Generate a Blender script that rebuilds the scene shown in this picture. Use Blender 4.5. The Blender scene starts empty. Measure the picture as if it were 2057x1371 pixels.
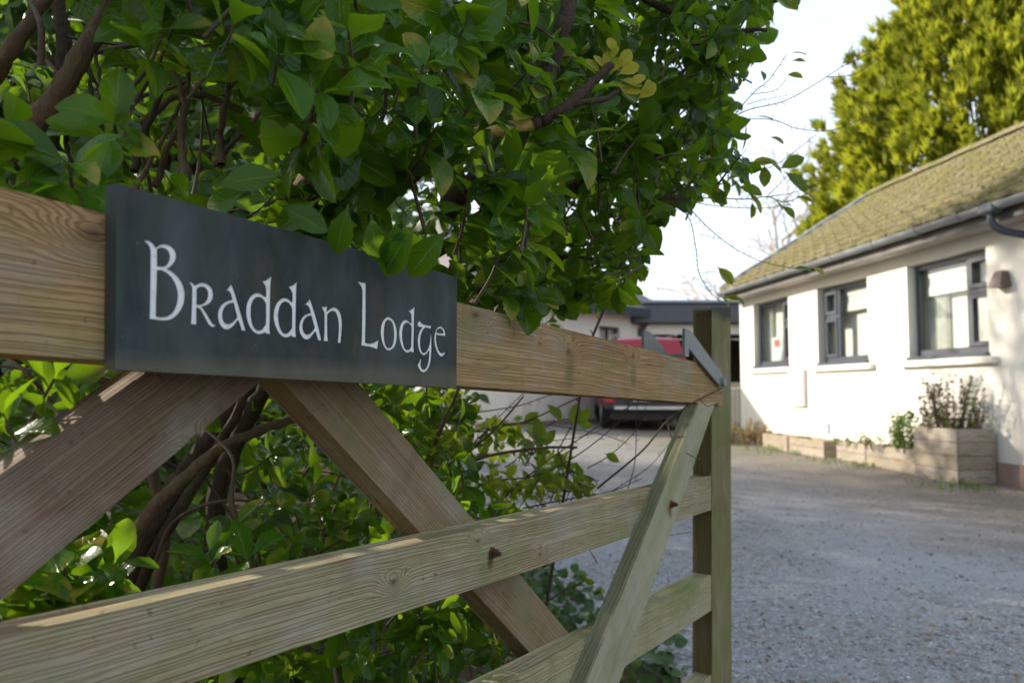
import bpy, bmesh, math, random
import numpy as np
from mathutils import Vector, Matrix
from mathutils.geometry import tessellate_polygon
from mathutils.bvhtree import BVHTree
R = math.radians
random.seed(7)
rng = np.random.default_rng(11)
SC = bpy.context.scene
COL = SC.collection

# ------------------------------------------------------------------ camera
FPX, CX, CY, HOR = 1600.0, 1028.5, 685.5, 782.0
PITCH = math.atan((HOR - CY) / FPX)
CAM = np.array([0.0, 0.0, 1.0])
cd = bpy.data.cameras.new('camera')
cam = bpy.data.objects.new('camera', cd)
COL.objects.link(cam)
cam.location = CAM
cam.rotation_euler = (R(90) + PITCH, 0, 0)
cd.sensor_width = 36.0
cd.lens = 36.0 * FPX / 2057.0
cd.clip_start = 0.02
cd.clip_end = 2000
cd.dof.use_dof = True
cd.dof.focus_distance = 1.0
cd.dof.aperture_fstop = 6.3
SC.camera = cam

# ------------------------------------------------------------------ sky, sun, exposure
SUN_AZ, SUN_EL = R(-62), R(24)         # azimuth clockwise from +Y
w = bpy.data.worlds.new('World')
SC.world = w
w.use_nodes = True
nt = w.node_tree
bg = nt.nodes['Background']
sky = nt.nodes.new('ShaderNodeTexSky')
sky.sky_type = 'NISHITA'
sky.sun_disc = False
sky.sun_elevation = SUN_EL
sky.sun_rotation = SUN_AZ
sky.air_density = 1.0
sky.dust_density = 2.0
sky.ozone_density = 1.0
# thin high cloud that whitens the whole sky evenly
tc = nt.nodes.new('ShaderNodeTexCoord')
mp = nt.nodes.new('ShaderNodeMapping'); mp.inputs['Scale'].default_value = (1.0, 1.0, 3.0)
nz = nt.nodes.new('ShaderNodeTexNoise'); nz.inputs['Scale'].default_value = 1.6; nz.inputs['Detail'].default_value = 5
mr = nt.nodes.new('ShaderNodeMapRange'); mr.inputs[1].default_value = .3; mr.inputs[2].default_value = .7
mr.inputs[3].default_value = .35; mr.inputs[4].default_value = .75
mx = nt.nodes.new('ShaderNodeMix'); mx.data_type = 'RGBA'
mx.inputs[7].default_value = (6.2, 6.8, 7.5, 1)
nt.links.new(tc.outputs['Generated'], mp.inputs[0]); nt.links.new(mp.outputs[0], nz.inputs['Vector'])
nt.links.new(nz.outputs['Fac'], mr.inputs[0]); nt.links.new(mr.outputs[0], mx.inputs[0])
nt.links.new(sky.outputs[0], mx.inputs[6]); nt.links.new(mx.outputs[2], bg.inputs['Color'])
bg.inputs['Strength'].default_value = 0.132
sd = bpy.data.lights.new('sun', 'SUN')
sd.energy = 4.6
sd.angle = R(1.0)
sd.color = (1.0, 0.90, 0.75)
sun = bpy.data.objects.new('sun', sd)
COL.objects.link(sun)
SUND = Vector((math.sin(SUN_AZ) * math.cos(SUN_EL), math.cos(SUN_AZ) * math.cos(SUN_EL), math.sin(SUN_EL)))
sun.rotation_euler = (-SUND).to_track_quat('-Z', 'Y').to_euler()
sun.location = (-8, 6, 9)
SC.view_settings.view_transform = 'Standard'
SC.view_settings.look = 'None'
SC.view_settings.gamma = 1
SC.view_settings.exposure = 0.86
try:
    SC.cycles.use_denoising = True
    SC.cycles.denoiser = 'OPENIMAGEDENOISE'
    SC.cycles.max_bounces = 10
    SC.cycles.transparent_max_bounces = 12
    SC.cycles.sample_clamp_indirect = 6
    SC.cycles.caustics_reflective = False
    SC.cycles.caustics_refractive = False
except Exception:
    pass

def cr3(a, b):
    a0, a1, a2 = float(a[0]), float(a[1]), float(a[2]); b0, b1, b2 = float(b[0]), float(b[1]), float(b[2])
    return np.array((a1 * b2 - a2 * b1, a2 * b0 - a0 * b2, a0 * b1 - a1 * b0))
# ------------------------------------------------------------------ pixel -> place helpers
def ray(x, y):
    a, b = (x - CX) / FPX, (CY - y) / FPX
    return np.array([a, math.cos(PITCH) - b * math.sin(PITCH), math.sin(PITCH) + b * math.cos(PITCH)])
def at(x, y, Y):                       # the point seen at pixel x,y at forward distance Y
    r = ray(x, y)
    return CAM + r * (Y / r[1])
def proj(P):
    q = np.asarray(P, float) - CAM
    cp, sp = math.cos(PITCH), math.sin(PITCH)
    f = q[..., 1] * cp + q[..., 2] * sp
    u = -q[..., 1] * sp + q[..., 2] * cp
    return CX + FPX * q[..., 0] / f, CY - FPX * u / f, f
def ground_h(x, y):
    return np.interp(y, [-6, 2, 8, 13, 17, 40], [-.02, 0, .13, .15, .22, .25])

# ------------------------------------------------------------------ material helpers
class NB:
    def __init__(s, name):
        s.m = bpy.data.materials.new(name); s.m.use_nodes = True
        s.t = s.m.node_tree; s.t.nodes.clear()
        s.out = s.t.nodes.new('ShaderNodeOutputMaterial')
    def put(s, sock, v):
        if v is None: return
        if isinstance(v, bpy.types.NodeSocket): s.t.links.new(v, sock)
        else:
            if isinstance(v, (tuple, list)) and sock.type == 'RGBA' and len(v) == 3: v = (*v, 1)
            sock.default_value = v
    def n(s, typ, out=0, props=None, **ins):
        nd = s.t.nodes.new('ShaderNode' + typ)
        for k, v in (props or {}).items(): setattr(nd, k, v)
        for k, v in ins.items():
            k = int(k[1:]) if k[0] == '_' else k.replace('_', ' ')
            s.put(nd.inputs[k], v)
        return nd.outputs[out]
    def coord(s, which='Object'): return s.n('TexCoord', which)
    def math(s, op, a, b=None, c=None, clamp=False):
        return s.n('Math', props={'operation': op, 'use_clamp': clamp}, _0=a, _1=b, _2=c)
    def vm(s, op, a, b=None): return s.n('VectorMath', props={'operation': op}, _0=a, _1=b)
    def sep(s, v):
        nd = s.t.nodes.new('ShaderNodeSeparateXYZ'); s.put(nd.inputs[0], v); return nd.outputs
    def comb(s, x, y, z): return s.n('CombineXYZ', _0=x, _1=y, _2=z)
    def mul(s, v, k): return s.vm('MULTIPLY', v, k)
    def noise(s, v, scale=5, detail=4, rough=.55, out='Fac', dist=0):
        return s.n('TexNoise', out, Vector=v, Scale=scale, Detail=detail, Roughness=rough, Distortion=dist)
    def voro(s, v, scale=5, out='Distance', feature='F1', rand=1):
        return s.n('TexVoronoi', out, props={'feature': feature}, Vector=v, Scale=scale, Randomness=rand)
    def ramp(s, f, stops, interp='LINEAR'):
        nd = s.t.nodes.new('ShaderNodeValToRGB'); s.put(nd.inputs[0], f)
        cr = nd.color_ramp; cr.interpolation = interp
        while len(cr.elements) < len(stops): cr.elements.new(.5)
        for e, (p, c) in zip(cr.elements, stops):
            e.position = p; e.color = (c, c, c, 1) if isinstance(c, (int, float)) else (*c, 1)
        return nd.outputs[0]
    def rng(s, f, a, b, c=0, d=1): return s.n('MapRange', _0=f, _1=a, _2=b, _3=c, _4=d)
    def mix(s, f, a, b, bt='MIX'):
        nd = s.t.nodes.new('ShaderNodeMix'); nd.data_type = 'RGBA'; nd.blend_type = bt
        s.put(nd.inputs[0], f); s.put(nd.inputs[6], a); s.put(nd.inputs[7], b); return nd.outputs[2]
    def bump(s, h, strength=.3, dist=.01, normal=None):
        return s.n('Bump', Height=h, Strength=strength, Distance=dist, Normal=normal)
    def bsdf(s, color, rough=.6, normal=None, metal=0, spec=.5, **kw):
        nd = s.t.nodes.new('ShaderNodeBsdfPrincipled')
        s.put(nd.inputs['Base Color'], color); s.put(nd.inputs['Roughness'], rough)
        s.put(nd.inputs['Metallic'], metal); s.put(nd.inputs['Specular IOR Level'], spec)
        if normal is not None: s.put(nd.inputs['Normal'], normal)
        for k, v in kw.items(): s.put(nd.inputs[k.replace('_', ' ')], v)
        return nd.outputs[0]
    def done(s, shader):
        s.t.links.new(shader, s.out.inputs['Surface']); return s.m

def plain(name, col, rough=.6, metal=0, var=.15, scale=8, bump=.1, bscale=60, spec=.5):
    b = NB(name); v = b.coord()
    nz = b.noise(v, scale, 5, .6)
    c = b.mix(b.rng(nz, .3, .7), tuple(x * (1 - var) for x in col), tuple(min(1, x * (1 + var)) for x in col))
    return b.done(b.bsdf(c, b.rng(nz, .2, .8, rough * .85, min(1, rough * 1.15)),
                         b.bump(b.noise(v, bscale, 3), bump, .003), metal, spec))

_wood_n = [0]
def wood(name, base, dark, knots=(), rings=230, red=.3, green=.25, grey=.3, seed=0, top=None, stains=(), relief=.5, wob=1.0, side=None):
    """weathered softwood: x along the grain, z across; knots = (x, z, size) in metres"""
    b = NB(name); co = b.coord()
    co2 = b.vm('ADD', co, (seed * 3.17, seed * 1.7, seed * .31))
    x, y, z = b.sep(co2)
    ox, oy, oz = b.sep(co)
    zz = b.math('MULTIPLY_ADD', y, .55, z)
    f = b.math('MULTIPLY', zz, rings)
    n1 = b.noise(b.comb(b.math('MULTIPLY', x, 2.2), y, b.math('MULTIPLY', z, 9)), 1.6, 2, .5)
    f = b.math('MULTIPLY_ADD', n1, 3.0 * wob, f)
    n0 = b.noise(b.comb(b.math('MULTIPLY', x, .7), y, b.math('MULTIPLY', zz, 60)), 1.0, 3, .6)
    f = b.math('MULTIPLY_ADD', n0, 5.5, f)
    n2 = b.noise(b.comb(b.math('MULTIPLY', x, 9), y, b.math('MULTIPLY', z, 40)), 1.5, 2, .5)
    f = b.math('MULTIPLY_ADD', n2, .9, f)
    kn = None
    for (kx, kz, ks) in knots:
        dx = b.math('DIVIDE', b.math('SUBTRACT', ox, kx), ks * 2.6)
        dz = b.math('DIVIDE', b.math('SUBTRACT', oz, kz), ks * 1.5)
        r2 = b.math('ADD', b.math('MULTIPLY', dx, dx), b.math('MULTIPLY', dz, dz))
        e = b.math('POWER', 2.718, b.math('MULTIPLY', r2, -1.0))
        f = b.math('MULTIPLY_ADD', e, ks * rings * 2.4, f)
        k = b.math('POWER', 2.718, b.math('MULTIPLY', r2, -9.0))
        kn = k if kn is None else b.math('MAXIMUM', kn, k)
    s = b.math('SINE', b.math('MULTIPLY', f, 2 * math.pi))
    line = b.ramp(b.math('MULTIPLY_ADD', s, .5, .5), [(0, 0), (.5, .06), (.8, .6), (.93, 1), (1, .8)])
    fib = b.noise(b.comb(b.math('MULTIPLY', x, 14), b.math('MULTIPLY', y, 300), b.math('MULTIPLY', z, 520)), 1, 4, .7)
    patch = b.noise(b.mul(co2, (3.0, 12, 11)), 1.3, 4, .6)
    patch2 = b.noise(b.mul(b.vm('ADD', co2, (9, 4, 2)), (5.5, 9, 10)), 1.2, 4, .62)
    c = b.mix(b.rng(fib, .3, .7), tuple(v * .78 for v in base), tuple(v * 1.15 for v in base))
    c = b.mix(b.math('MULTIPLY', line, b.rng(b.math('MULTIPLY', b.math('ADD', patch, n0), .5), .36, .64, .1, .95)), c, dark)
    crk = b.noise(b.comb(b.math('MULTIPLY', x, 7), b.math('MULTIPLY', y, 30), b.math('MULTIPLY', z, 330)), 1, 3, .6)
    crack = b.rng(crk, .70, .74)
    c = b.mix(b.math('MULTIPLY', crack, .75), c, tuple(v * .3 for v in dark))
    drip = b.noise(b.mul(b.vm('ADD', co2, (4, 1, 3)), (45, 45, 5)), 1, 4, .6)
    c = b.mix(b.math('MULTIPLY', b.rng(drip, .55, .72), .4), c, tuple(v * .5 for v in base))
    c = b.mix(b.math('MULTIPLY', b.rng(patch, .5, .68), red), c, (.27, .135, .085))
    c = b.mix(b.math('MULTIPLY', b.rng(patch2, .5, .66), grey), c, (.34, .31, .27))
    g = b.noise(b.mul(b.vm('ADD', co2, (2, 8, 5)), (6, 10, 14)), 1.0, 5, .65)
    c = b.mix(b.math('MULTIPLY', b.rng(g, .45, .68), green), c, (.16, .19, .055))
    if kn is not None:
        c = b.mix(b.math('MULTIPLY', kn, .8), c, (.085, .045, .028))
    for (sx, sz, sr, col, st) in stains:
        dx = b.math('DIVIDE', b.math('SUBTRACT', ox, sx), sr)
        dz = b.math('DIVIDE', b.math('SUBTRACT', oz, sz), sr * 1.7)
        r = b.math('SQRT', b.math('ADD', b.math('MULTIPLY', dx, dx), b.math('MULTIPLY', dz, dz)))
        r = b.math('ADD', r, b.math('MULTIPLY', b.math('SUBTRACT', g, .5), 1.2))
        c = b.mix(b.math('MULTIPLY', b.rng(r, .4, 1.1, 1, 0), st), c, col)
    if top is not None:
        tz = b.math('ADD', oz if top[0] == 'z' else ox, b.math('MULTIPLY', b.math('SUBTRACT', g, .5), .03))
        c = b.mix(b.math('MULTIPLY', b.rng(tz, top[1], top[2]), .85), c, (.035, .042, .045))
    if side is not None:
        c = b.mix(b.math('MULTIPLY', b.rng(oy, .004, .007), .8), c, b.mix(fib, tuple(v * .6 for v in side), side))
    specks = b.noise(b.mul(co2, (60, 60, 60)), 1.5, 2, .5)
    c = b.mix(b.math('MULTIPLY', b.rng(specks, .66, .72), .5), c, (.06, .05, .03))
    h = b.math('ADD', b.math('MULTIPLY_ADD', crack, -1.2, b.math('MULTIPLY', line, -.55)), b.math('MULTIPLY', fib, .45))
    return b.done(b.bsdf(c, .8, b.bump(h, relief, .0034), spec=.1))

def leafmat(name, dark, light, trans, tmix=.35, rough=.28, under=(.10, .16, .045), yellow=0.0):
    b = NB(name)
    at_ = b.n('Attribute', 'Vector', props={'attribute_name': 'leaf'})
    ac, al, tint = b.sep(at_)
    co = b.coord('Object')
    m = b.math('ABSOLUTE', b.math('SUBTRACT', ac, .5))
    rib = b.rng(m, .012, .04, 1, 0)
    vein = b.math('SINE', b.math('MULTIPLY', b.math('SUBTRACT', al, b.math('MULTIPLY', m, .55)), 50))
    veins = b.rng(vein, .75, 1)
    nz = b.noise(co, 45, 3, .5)
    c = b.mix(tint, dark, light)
    c = b.mix(b.math('MULTIPLY', nz, .5), c, tuple(x * .55 for x in dark))
    c = b.mix(b.math('MULTIPLY', rib, .55), c, (.17, .24, .06))
    c = b.mix(b.math('MULTIPLY', veins, .13), c, (.17, .26, .07))
    if yellow > 0:
        ye = b.math('MULTIPLY', b.rng(tint, 1 - yellow, 1 - yellow + .01), b.rng(b.math('ADD', m, b.math('MULTIPLY', nz, .3)), .3, .6))
        c = b.mix(ye, c, (.55, .33, .04))
    back = b.n('NewGeometry', 'Backfacing')
    c = b.mix(b.math('MULTIPLY', back, .65), c, under)
    nrm = b.bump(b.math('ADD', b.math('MULTIPLY', veins, -.6), b.math('ADD', b.math('MULTIPLY', rib, -1.2), b.math('MULTIPLY', nz, 1.0))), .45, .0012)
    sp = b.noise(co, 130, 3, .6)
    c = b.mix(b.math('MULTIPLY', b.rng(sp, .70, .74), b.rng(tint, .3, .7)), c, (.09, .055, .02))
    c = b.mix(b.math('MULTIPLY', b.rng(tint, .93, .99), b.rng(b.math('ADD', b.math('MULTIPLY', al, .5), nz), .7, 1.0)), c, (.26, .22, .03))
    p = b.bsdf(c, b.math('MULTIPLY_ADD', back, .3, b.rng(nz, .3, .7, rough * .6, rough * 1.5)), nrm, spec=.24)
    tcol = b.mix(tint, tuple(x * .75 for x in trans), trans)
    tcol = b.mix(b.math('MULTIPLY', rib, .5), tcol, tuple(x * .6 for x in trans))
    tr = b.n('BsdfTranslucent', Color=tcol)
    ms = b.n('MixShader', _0=tmix, _1=p, _2=tr)
    return b.done(ms)

# ------------------------------------------------------------------ object helpers
def tag(o, label=None, cat=None, group=None, kind=None):
    if label: o['label'] = label
    if cat: o['category'] = cat
    if group: o['group'] = group
    if kind: o['kind'] = kind
    return o
def empty(name, loc=(0, 0, 0), rz=0, **kw):
    o = bpy.data.objects.new(name, None); COL.objects.link(o)
    o.location = loc; o.rotation_euler = (0, 0, rz); o.empty_display_size = .1
    return tag(o, **kw)
def link(name, me, mat=None, parent=None, loc=None, rot=None, smooth=False):
    if mat is not None and not me.materials: me.materials.append(mat)
    if smooth: me.shade_smooth()
    o = bpy.data.objects.new(name, me); COL.objects.link(o)
    if parent is not None: o.parent = parent
    if loc is not None: o.location = loc
    if rot is not None: o.rotation_euler = rot
    return o
def fast_mesh(name, V, F, attr=None):
    """V (n,3); F (m,4) or (m,3) or list of arrays"""
    me = bpy.data.meshes.new(name)
    Fs = F if isinstance(F, list) else [F]
    Fs = [np.asarray(f, np.int32) for f in Fs if len(f)]
    V = np.asarray(V, np.float32)
    me.vertices.add(len(V)); me.vertices.foreach_set('co', V.ravel())
    loops = np.concatenate([f.ravel() for f in Fs])
    tot = np.concatenate([np.full(len(f), f.shape[1], np.int32) for f in Fs])
    start = np.concatenate([[0], np.cumsum(tot)[:-1]]).astype(np.int32)
    me.loops.add(len(loops)); me.loops.foreach_set('vertex_index', loops)
    me.polygons.add(len(tot)); me.polygons.foreach_set('loop_start', start)
    me.update(calc_edges=True)
    if attr is not None:
        a = me.attributes.new('leaf', 'FLOAT_VECTOR', 'POINT')
        a.data.foreach_set('vector', np.asarray(attr, np.float32).ravel())
    me.validate()
    return me
def bm_mesh(bm, name='mesh'):
    bmesh.ops.recalc_face_normals(bm, faces=bm.faces[:])
    me = bpy.data.meshes.new(name); bm.to_mesh(me); bm.free(); return me
def box_bm(bm, lo, hi):
    vs = [bm.verts.new((x, y, z)) for x in (lo[0], hi[0]) for y in (lo[1], hi[1]) for z in (lo[2], hi[2])]
    for f in ((0, 1, 3, 2), (4, 6, 7, 5), (0, 4, 5, 1), (2, 3, 7, 6), (0, 2, 6, 4), (1, 5, 7, 3)):
        bm.faces.new([vs[i] for i in f])
    return vs
def box(name, lo, hi, mat, parent=None, bev=0.0, **kw):
    bm = bmesh.new(); box_bm(bm, lo, hi)
    if bev: bmesh.ops.bevel(bm, geom=bm.edges[:], offset=bev, segments=1, affect='EDGES')
    return link(name, bm_mesh(bm, name), mat, parent, **kw)
def prism_bm(bm, loops, y0, y1, side=True):
    """loops of (x,z): outline then holes; extruded from y0 (front) to y1"""
    tris = tessellate_polygon([[Vector((p[0], p[1], 0)) for p in l] for l in loops])
    flat = [p for l in loops for p in l]
    A = [bm.verts.new((p[0], y0, p[1])) for p in flat]
    B = [bm.verts.new((p[0], y1, p[1])) for p in flat]
    for t in tris:
        try:
            bm.faces.new([A[i] for i in t]); bm.faces.new([B[i] for i in reversed(t)])
        except ValueError: pass
    k = 0
    for l in loops:
        n = len(l)
        for i in range(n):
            a, c = k + i, k + (i + 1) % n
            try: bm.faces.new([A[a], A[c], B[c], B[a]])
            except ValueError: pass
        k += n
def catmull(P, k=4):
    P = np.asarray(P, float)
    if len(P) < 3:
        return np.array([P[0] + (P[-1] - P[0]) * t for t in np.linspace(0, 1, k + 1)])
    Q = np.vstack([2 * P[0] - P[1], P, 2 * P[-1] - P[-2]]); out = []
    for i in range(1, len(Q) - 2):
        for t in np.linspace(0, 1, k, endpoint=False):
            a, b, c, d = Q[i - 1:i + 3]
            out.append(.5 * (2 * b + (c - a) * t + (2 * a - 5 * b + 4 * c - d) * t * t + (3 * b - a - 3 * c + d) * t ** 3))
    out.append(P[-1]); return np.array(out)
class Tubes:
    def __init__(s): s.V, s.F, s.n = [], [], 0
    def add(s, P, r, sides=6, k=4, jit=0.0, lump=0.0):
        P = np.asarray(P, float); r = np.broadcast_to(np.asarray(r, float), (len(P),)) if np.ndim(r) == 0 or len(np.atleast_1d(r)) == len(P) else np.linspace(r[0], r[-1], len(P))
        C = catmull(P, k) if k > 1 else P
        rr = np.interp(np.linspace(0, 1, len(C)), np.linspace(0, 1, len(P)), r)
        if lump: rr = rr * (1 + lump * (rng.random(len(C)) - .5))
        if jit: C = C + (rng.random(C.shape) - .5) * jit
        T = np.gradient(C, axis=0); T /= np.linalg.norm(T, axis=1)[:, None] + 1e-9
        A = np.empty_like(T); t0_ = T[0]; a_ = cr3(t0_, (0.0, 0.0, 1.0) if abs(t0_[2]) < .9 else (1.0, 0.0, 0.0))
        for i_ in range(len(T)):
            a_ = a_ - T[i_] * float(a_ @ T[i_]); a_ = a_ / (math.sqrt(float(a_ @ a_)) + 1e-9); A[i_] = a_
        B = np.cross(T, A); th = np.arange(sides) * 2 * math.pi / sides
        ring = C[:, None, :] + rr[:, None, None] * (np.cos(th)[None, :, None] * A[:, None, :] + np.sin(th)[None, :, None] * B[:, None, :])
        if lump: ring = C[:, None, :] + (ring - C[:, None, :]) * (1 + lump * .6 * (rng.random(ring.shape[:2])[..., None] - .5))
        m = len(C); s.V.append(ring.reshape(-1, 3))
        i = np.arange(m - 1)[:, None] * sides; j = np.arange(sides)[None, :]; j2 = (j + 1) % sides
        s.F.append((np.stack([i + j, i + j2, i + sides + j2, i + sides + j], -1).reshape(-1, 4)) + s.n)
        e = np.array([[0, 0, 0, 0]])
        s.n += m * sides
        return C
    def build(s, name, mat, parent=None, smooth=True, **kw):
        me = fast_mesh(name, np.vstack(s.V), np.vstack(s.F))
        return link(name, me, mat, parent, smooth=smooth, **kw)

# leaves ---------------------------------------------------------------
def leaf_tpl(rows, cols):
    t = np.array(rows); c = np.array(cols)
    F = []
    nc = len(c)
    for i in range(len(t) - 1):
        for j in range(nc - 1):
            F.append((i * nc + j, i * nc + j + 1, (i + 1) * nc + j + 1, (i + 1) * nc + j))
    return t, c, np.array(F)
TPL_HI = leaf_tpl([0, .09, .15, .25, .36, .47, .58, .69, .8, .89, .955, 1], [-1, -.5, 0, .5, 1])
TPL_LO = leaf_tpl([0, .1, .28, .5, .72, .9, 1], [-1, 0, 1])
def leaf_verts(tpl, L, ratio, pos, ydir, nrm, bend, fold, wave, shape='obovate', rs=None):
    t, c, F = tpl
    s = np.clip((t - .09) / .91, 0, 1)
    if shape == 'obovate': w_ = np.sin(np.pi * s ** 1.25) ** .72
    elif shape == 'ovate': w_ = np.sin(np.pi * s ** .8) ** .85
    else: w_ = np.sin(np.pi * s) ** .8
    w_ = w_ * .5 * ratio
    w_[0] = .018; w_[1] = .022; w_[-1] = .004
    if len(t) > 8:
        tooth = np.where(np.arange(len(t)) % 2 == 0, 1.035, .965); tooth[:3] = 1; w_ = w_ * tooth
    k = bend if abs(bend) > .05 else .05
    yy = L * np.sin(k * t) / k; z0 = -L * (1 - np.cos(k * t)) / k
    X = L * w_[:, None] * c[None, :]
    Y = np.repeat(yy[:, None], len(c), 1)
    ph = rng.random() * 6
    Z = z0[:, None] + fold * np.abs(X) + wave * L * np.sin(t * 7 + ph)[:, None] * c[None, :] * (w_[:, None] / (.5 * ratio))
    ydir = np.asarray(ydir, float); ydir = ydir / np.linalg.norm(ydir)
    x = cr3(ydir, nrm); x /= np.linalg.norm(x) + 1e-9
    z = cr3(x, ydir)
    V = pos + X.reshape(-1, 1) * x + Y.reshape(-1, 1) * ydir + Z.reshape(-1, 1) * z
    return V
class Leaves:
    def __init__(s): s.items = []       # (V, F, attr)
    def add(s, tpl, V, tint):
        t, c, F = tpl
        A = np.empty((len(V), 3)); A[:, 0] = np.tile(c * .5 + .5, len(t)); A[:, 1] = np.repeat(t, len(c)); A[:, 2] = tint
        s.items.append((V, F, A))
    def mesh(s, idx, name):
        off = 0; V = []; F = []; A = []
        for i in idx:
            v, f, a = s.items[i]; V.append(v); F.append(f + off); A.append(a); off += len(v)
        return fast_mesh(name, np.vstack(V), np.vstack(F), np.vstack(A))
def rank_leaves(lv, occl=None, n=300):
    """which leaves show largest from the camera"""
    V = []; F = []; own = []; off = 0
    for i, (v, f, a) in enumerate(lv.items):
        V.append(v); F.append(f + off); own.append(np.full(len(f), i)); off += len(v)
    own = np.concatenate(own)
    if occl:
        for (v, f) in occl:
            V.append(np.asarray(v)); F.append(np.asarray(f) + off); own = np.concatenate([own, np.full(len(f), -1)]); off += len(v)
    V = np.vstack(V); F = np.vstack(F)
    bv = BVHTree.FromPolygons([tuple(p) for p in V.tolist()], F.tolist())
    score = np.zeros(len(lv.items)); c0 = Vector(CAM)
    for i, (v, f, a) in enumerate(lv.items):
        x, y, d = proj(v)
        if d.min() < .1 or x.max() < 0 or x.min() > 2057 or y.max() < 0 or y.min() > 1371: continue
        q = f[:, :4]
        ar = .5 * np.abs((x[q[:, 2]] - x[q[:, 0]]) * (y[q[:, 3]] - y[q[:, 1]]) - (x[q[:, 3]] - x[q[:, 1]]) * (y[q[:, 2]] - y[q[:, 0]]))
        vis = 0; ks = range(0, len(q), max(1, len(q) // 10)); m = 0
        for k in ks:
            m += 1
            p = Vector(v[q[k]].mean(0)); px, py, _ = proj(np.array(p))
            if not (0 <= px <= 2057 and 0 <= py <= 1371): continue
            hit = bv.ray_cast(c0, p - c0)
            if hit[2] is not None and own[hit[2]] == i: vis += 1
        score[i] = ar.sum() * vis / m
    order = np.argsort(-score)
    return [int(i) for i in order[:n] if score[i] > 60]
def plant_leaves(lv, parent, mat, n=300, occl=None, part='leaf'):
    top = rank_leaves(lv, occl, n); S = set(top)
    for i in top:
        v, f, a = lv.items[i]
        o = v[:len(v) // 12 + 1].mean(0)
        me = fast_mesh('leaf', v - o, f, a)
        link(part, me, mat, parent, loc=Vector(o) - parent.location, smooth=True)
    rest = [i for i in range(len(lv.items)) if i not in S]
    if rest:
        me = lv.mesh(rest, 'leaf_mass')
        me.transform(Matrix.Translation(-parent.location))
        tag(link('leaf_mass', me, mat, parent, smooth=True), kind='stuff')

def inpoly(P, x, y):
    c = False; n = len(P); j = n - 1
    for i in range(n):
        xi, yi = P[i]; xj, yj = P[j]
        if (yi > y) != (yj > y) and x < (xj - xi) * (y - yi) / (yj - yi + 1e-12) + xi: c = not c
        j = i
    return c
def unit(v):
    v = np.asarray(v, float); return v / (math.sqrt(float(v @ v)) + 1e-9)
def rvec():
    return unit(rng.normal(size=3))

# ------------------------------------------------------------------ ground and driveway
def sheet(name, xs, ys, dz, mat, kind, bumpy=0.0):
    X, Y = np.meshgrid(xs, ys)
    Z = ground_h(X, Y) + dz
    if bumpy: Z = Z + bumpy * (np.sin(X * 1.7 + Y * .6) * .5 + np.sin(Y * 1.1 - X * .8 + 2) * .5 + np.sin(X * 4.1 + 1) * np.sin(Y * 3.3) * .35)
    V = np.stack([X, Y, Z], -1).reshape(-1, 3); nx, ny = len(xs), len(ys)
    i = np.arange(ny - 1)[:, None] * nx + np.arange(nx - 1)[None, :]
    F = np.stack([i, i + 1, i + nx + 1, i + nx], -1).reshape(-1, 4)
    o = link(name, fast_mesh(name, V, F), mat, smooth=True)
    return tag(o, kind=kind)
b = NB('soil'); v = b.coord()
nz = b.noise(v, 3, 6, .65); nf = b.noise(v, 40, 4, .7)
c = b.mix(nf, (.045, .032, .02), (.16, .11, .07)); c = b.mix(b.rng(nz, .45, .65), c, (.06, .075, .025))
M_SOIL = b.done(b.bsdf(c, .95, b.bump(nf, .8, .03), spec=.2))
b = NB('gravel'); v = b.coord()
big = b.noise(v, .55, 4, .6); mid = b.noise(v, 2.6, 5, .6)
vc = b.voro(v, 130, 'Color'); vd = b.voro(v, 130); v2 = b.voro(v, 45, 'Color'); v2d = b.voro(v, 45)
g, _, _ = b.sep(vc); g2, r2, _ = b.sep(v2)
c = b.ramp(g, [(0, (.12, .132, .155)), (.35, (.225, .245, .28)), (.7, (.34, .365, .40)), (.93, (.46, .45, .43)), (1, (.7, .7, .7))])
c2 = b.ramp(g2, [(0, (.11, .10, .095)), (.5, (.25, .25, .26)), (.8, (.35, .31, .27)), (1, (.24, .15, .10))])
c = b.mix(b.rng(b.math('SUBTRACT', r2, b.math('MULTIPLY', mid, .9)), 0.05, .45), c, c2)
c = b.mix(b.math('MULTIPLY', b.rng(mid, .52, .7), .6), c, (.19, .18, .175))
c = b.mix(b.math('MULTIPLY', b.rng(big, .45, .6), .6), c, (.34, .37, .415))
sx, sy, sz_ = b.sep(v)
edge = b.math('MULTIPLY', b.rng(b.math('ADD', sy, b.math('MULTIPLY', mid, 4)), 6.5, 9.5), b.rng(big, .3, .6, .1, .5))
c = b.mix(edge, c, b.mix(g, (.18, .14, .105), (.40, .33, .26)))
dist = b.math('ADD', b.math('MULTIPLY_ADD', sx, .994, b.math('MULTIPLY', sy, .1107)), b.math('MULTIPLY', mid, 1.6))
c = b.mix(b.math('MULTIPLY', b.rng(dist, 3.6, 5.0), .75), c, b.mix(g, (.14, .11, .085), (.33, .275, .215)))
moss = b.math('MULTIPLY', b.rng(sy, 8.5, 12.5), b.rng(mid, .52, .62))
c = b.mix(b.math('MULTIPLY', moss, .6), c, (.16, .20, .05))
h = b.math('ADD', b.math('MULTIPLY', vd, -1), b.math('ADD', b.math('MULTIPLY', v2d, -.8), b.math('MULTIPLY', mid, 1.2)))
M_GRAVEL = b.done(b.bsdf(b.mix(1.0, c, (.78, .785, .79), 'MULTIPLY'), .75, b.bump(h, b.rng(big, .42, .6, .5, .2), .010), spec=.15))
sheet('ground', np.concatenate([[-600, -100, -30], np.linspace(-12, 20, 33), [40, 120, 600]]),
      np.concatenate([[-600, -60, -10], np.linspace(-6, 40, 47), [80, 200, 900]]), -.012, M_SOIL, 'structure')
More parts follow.
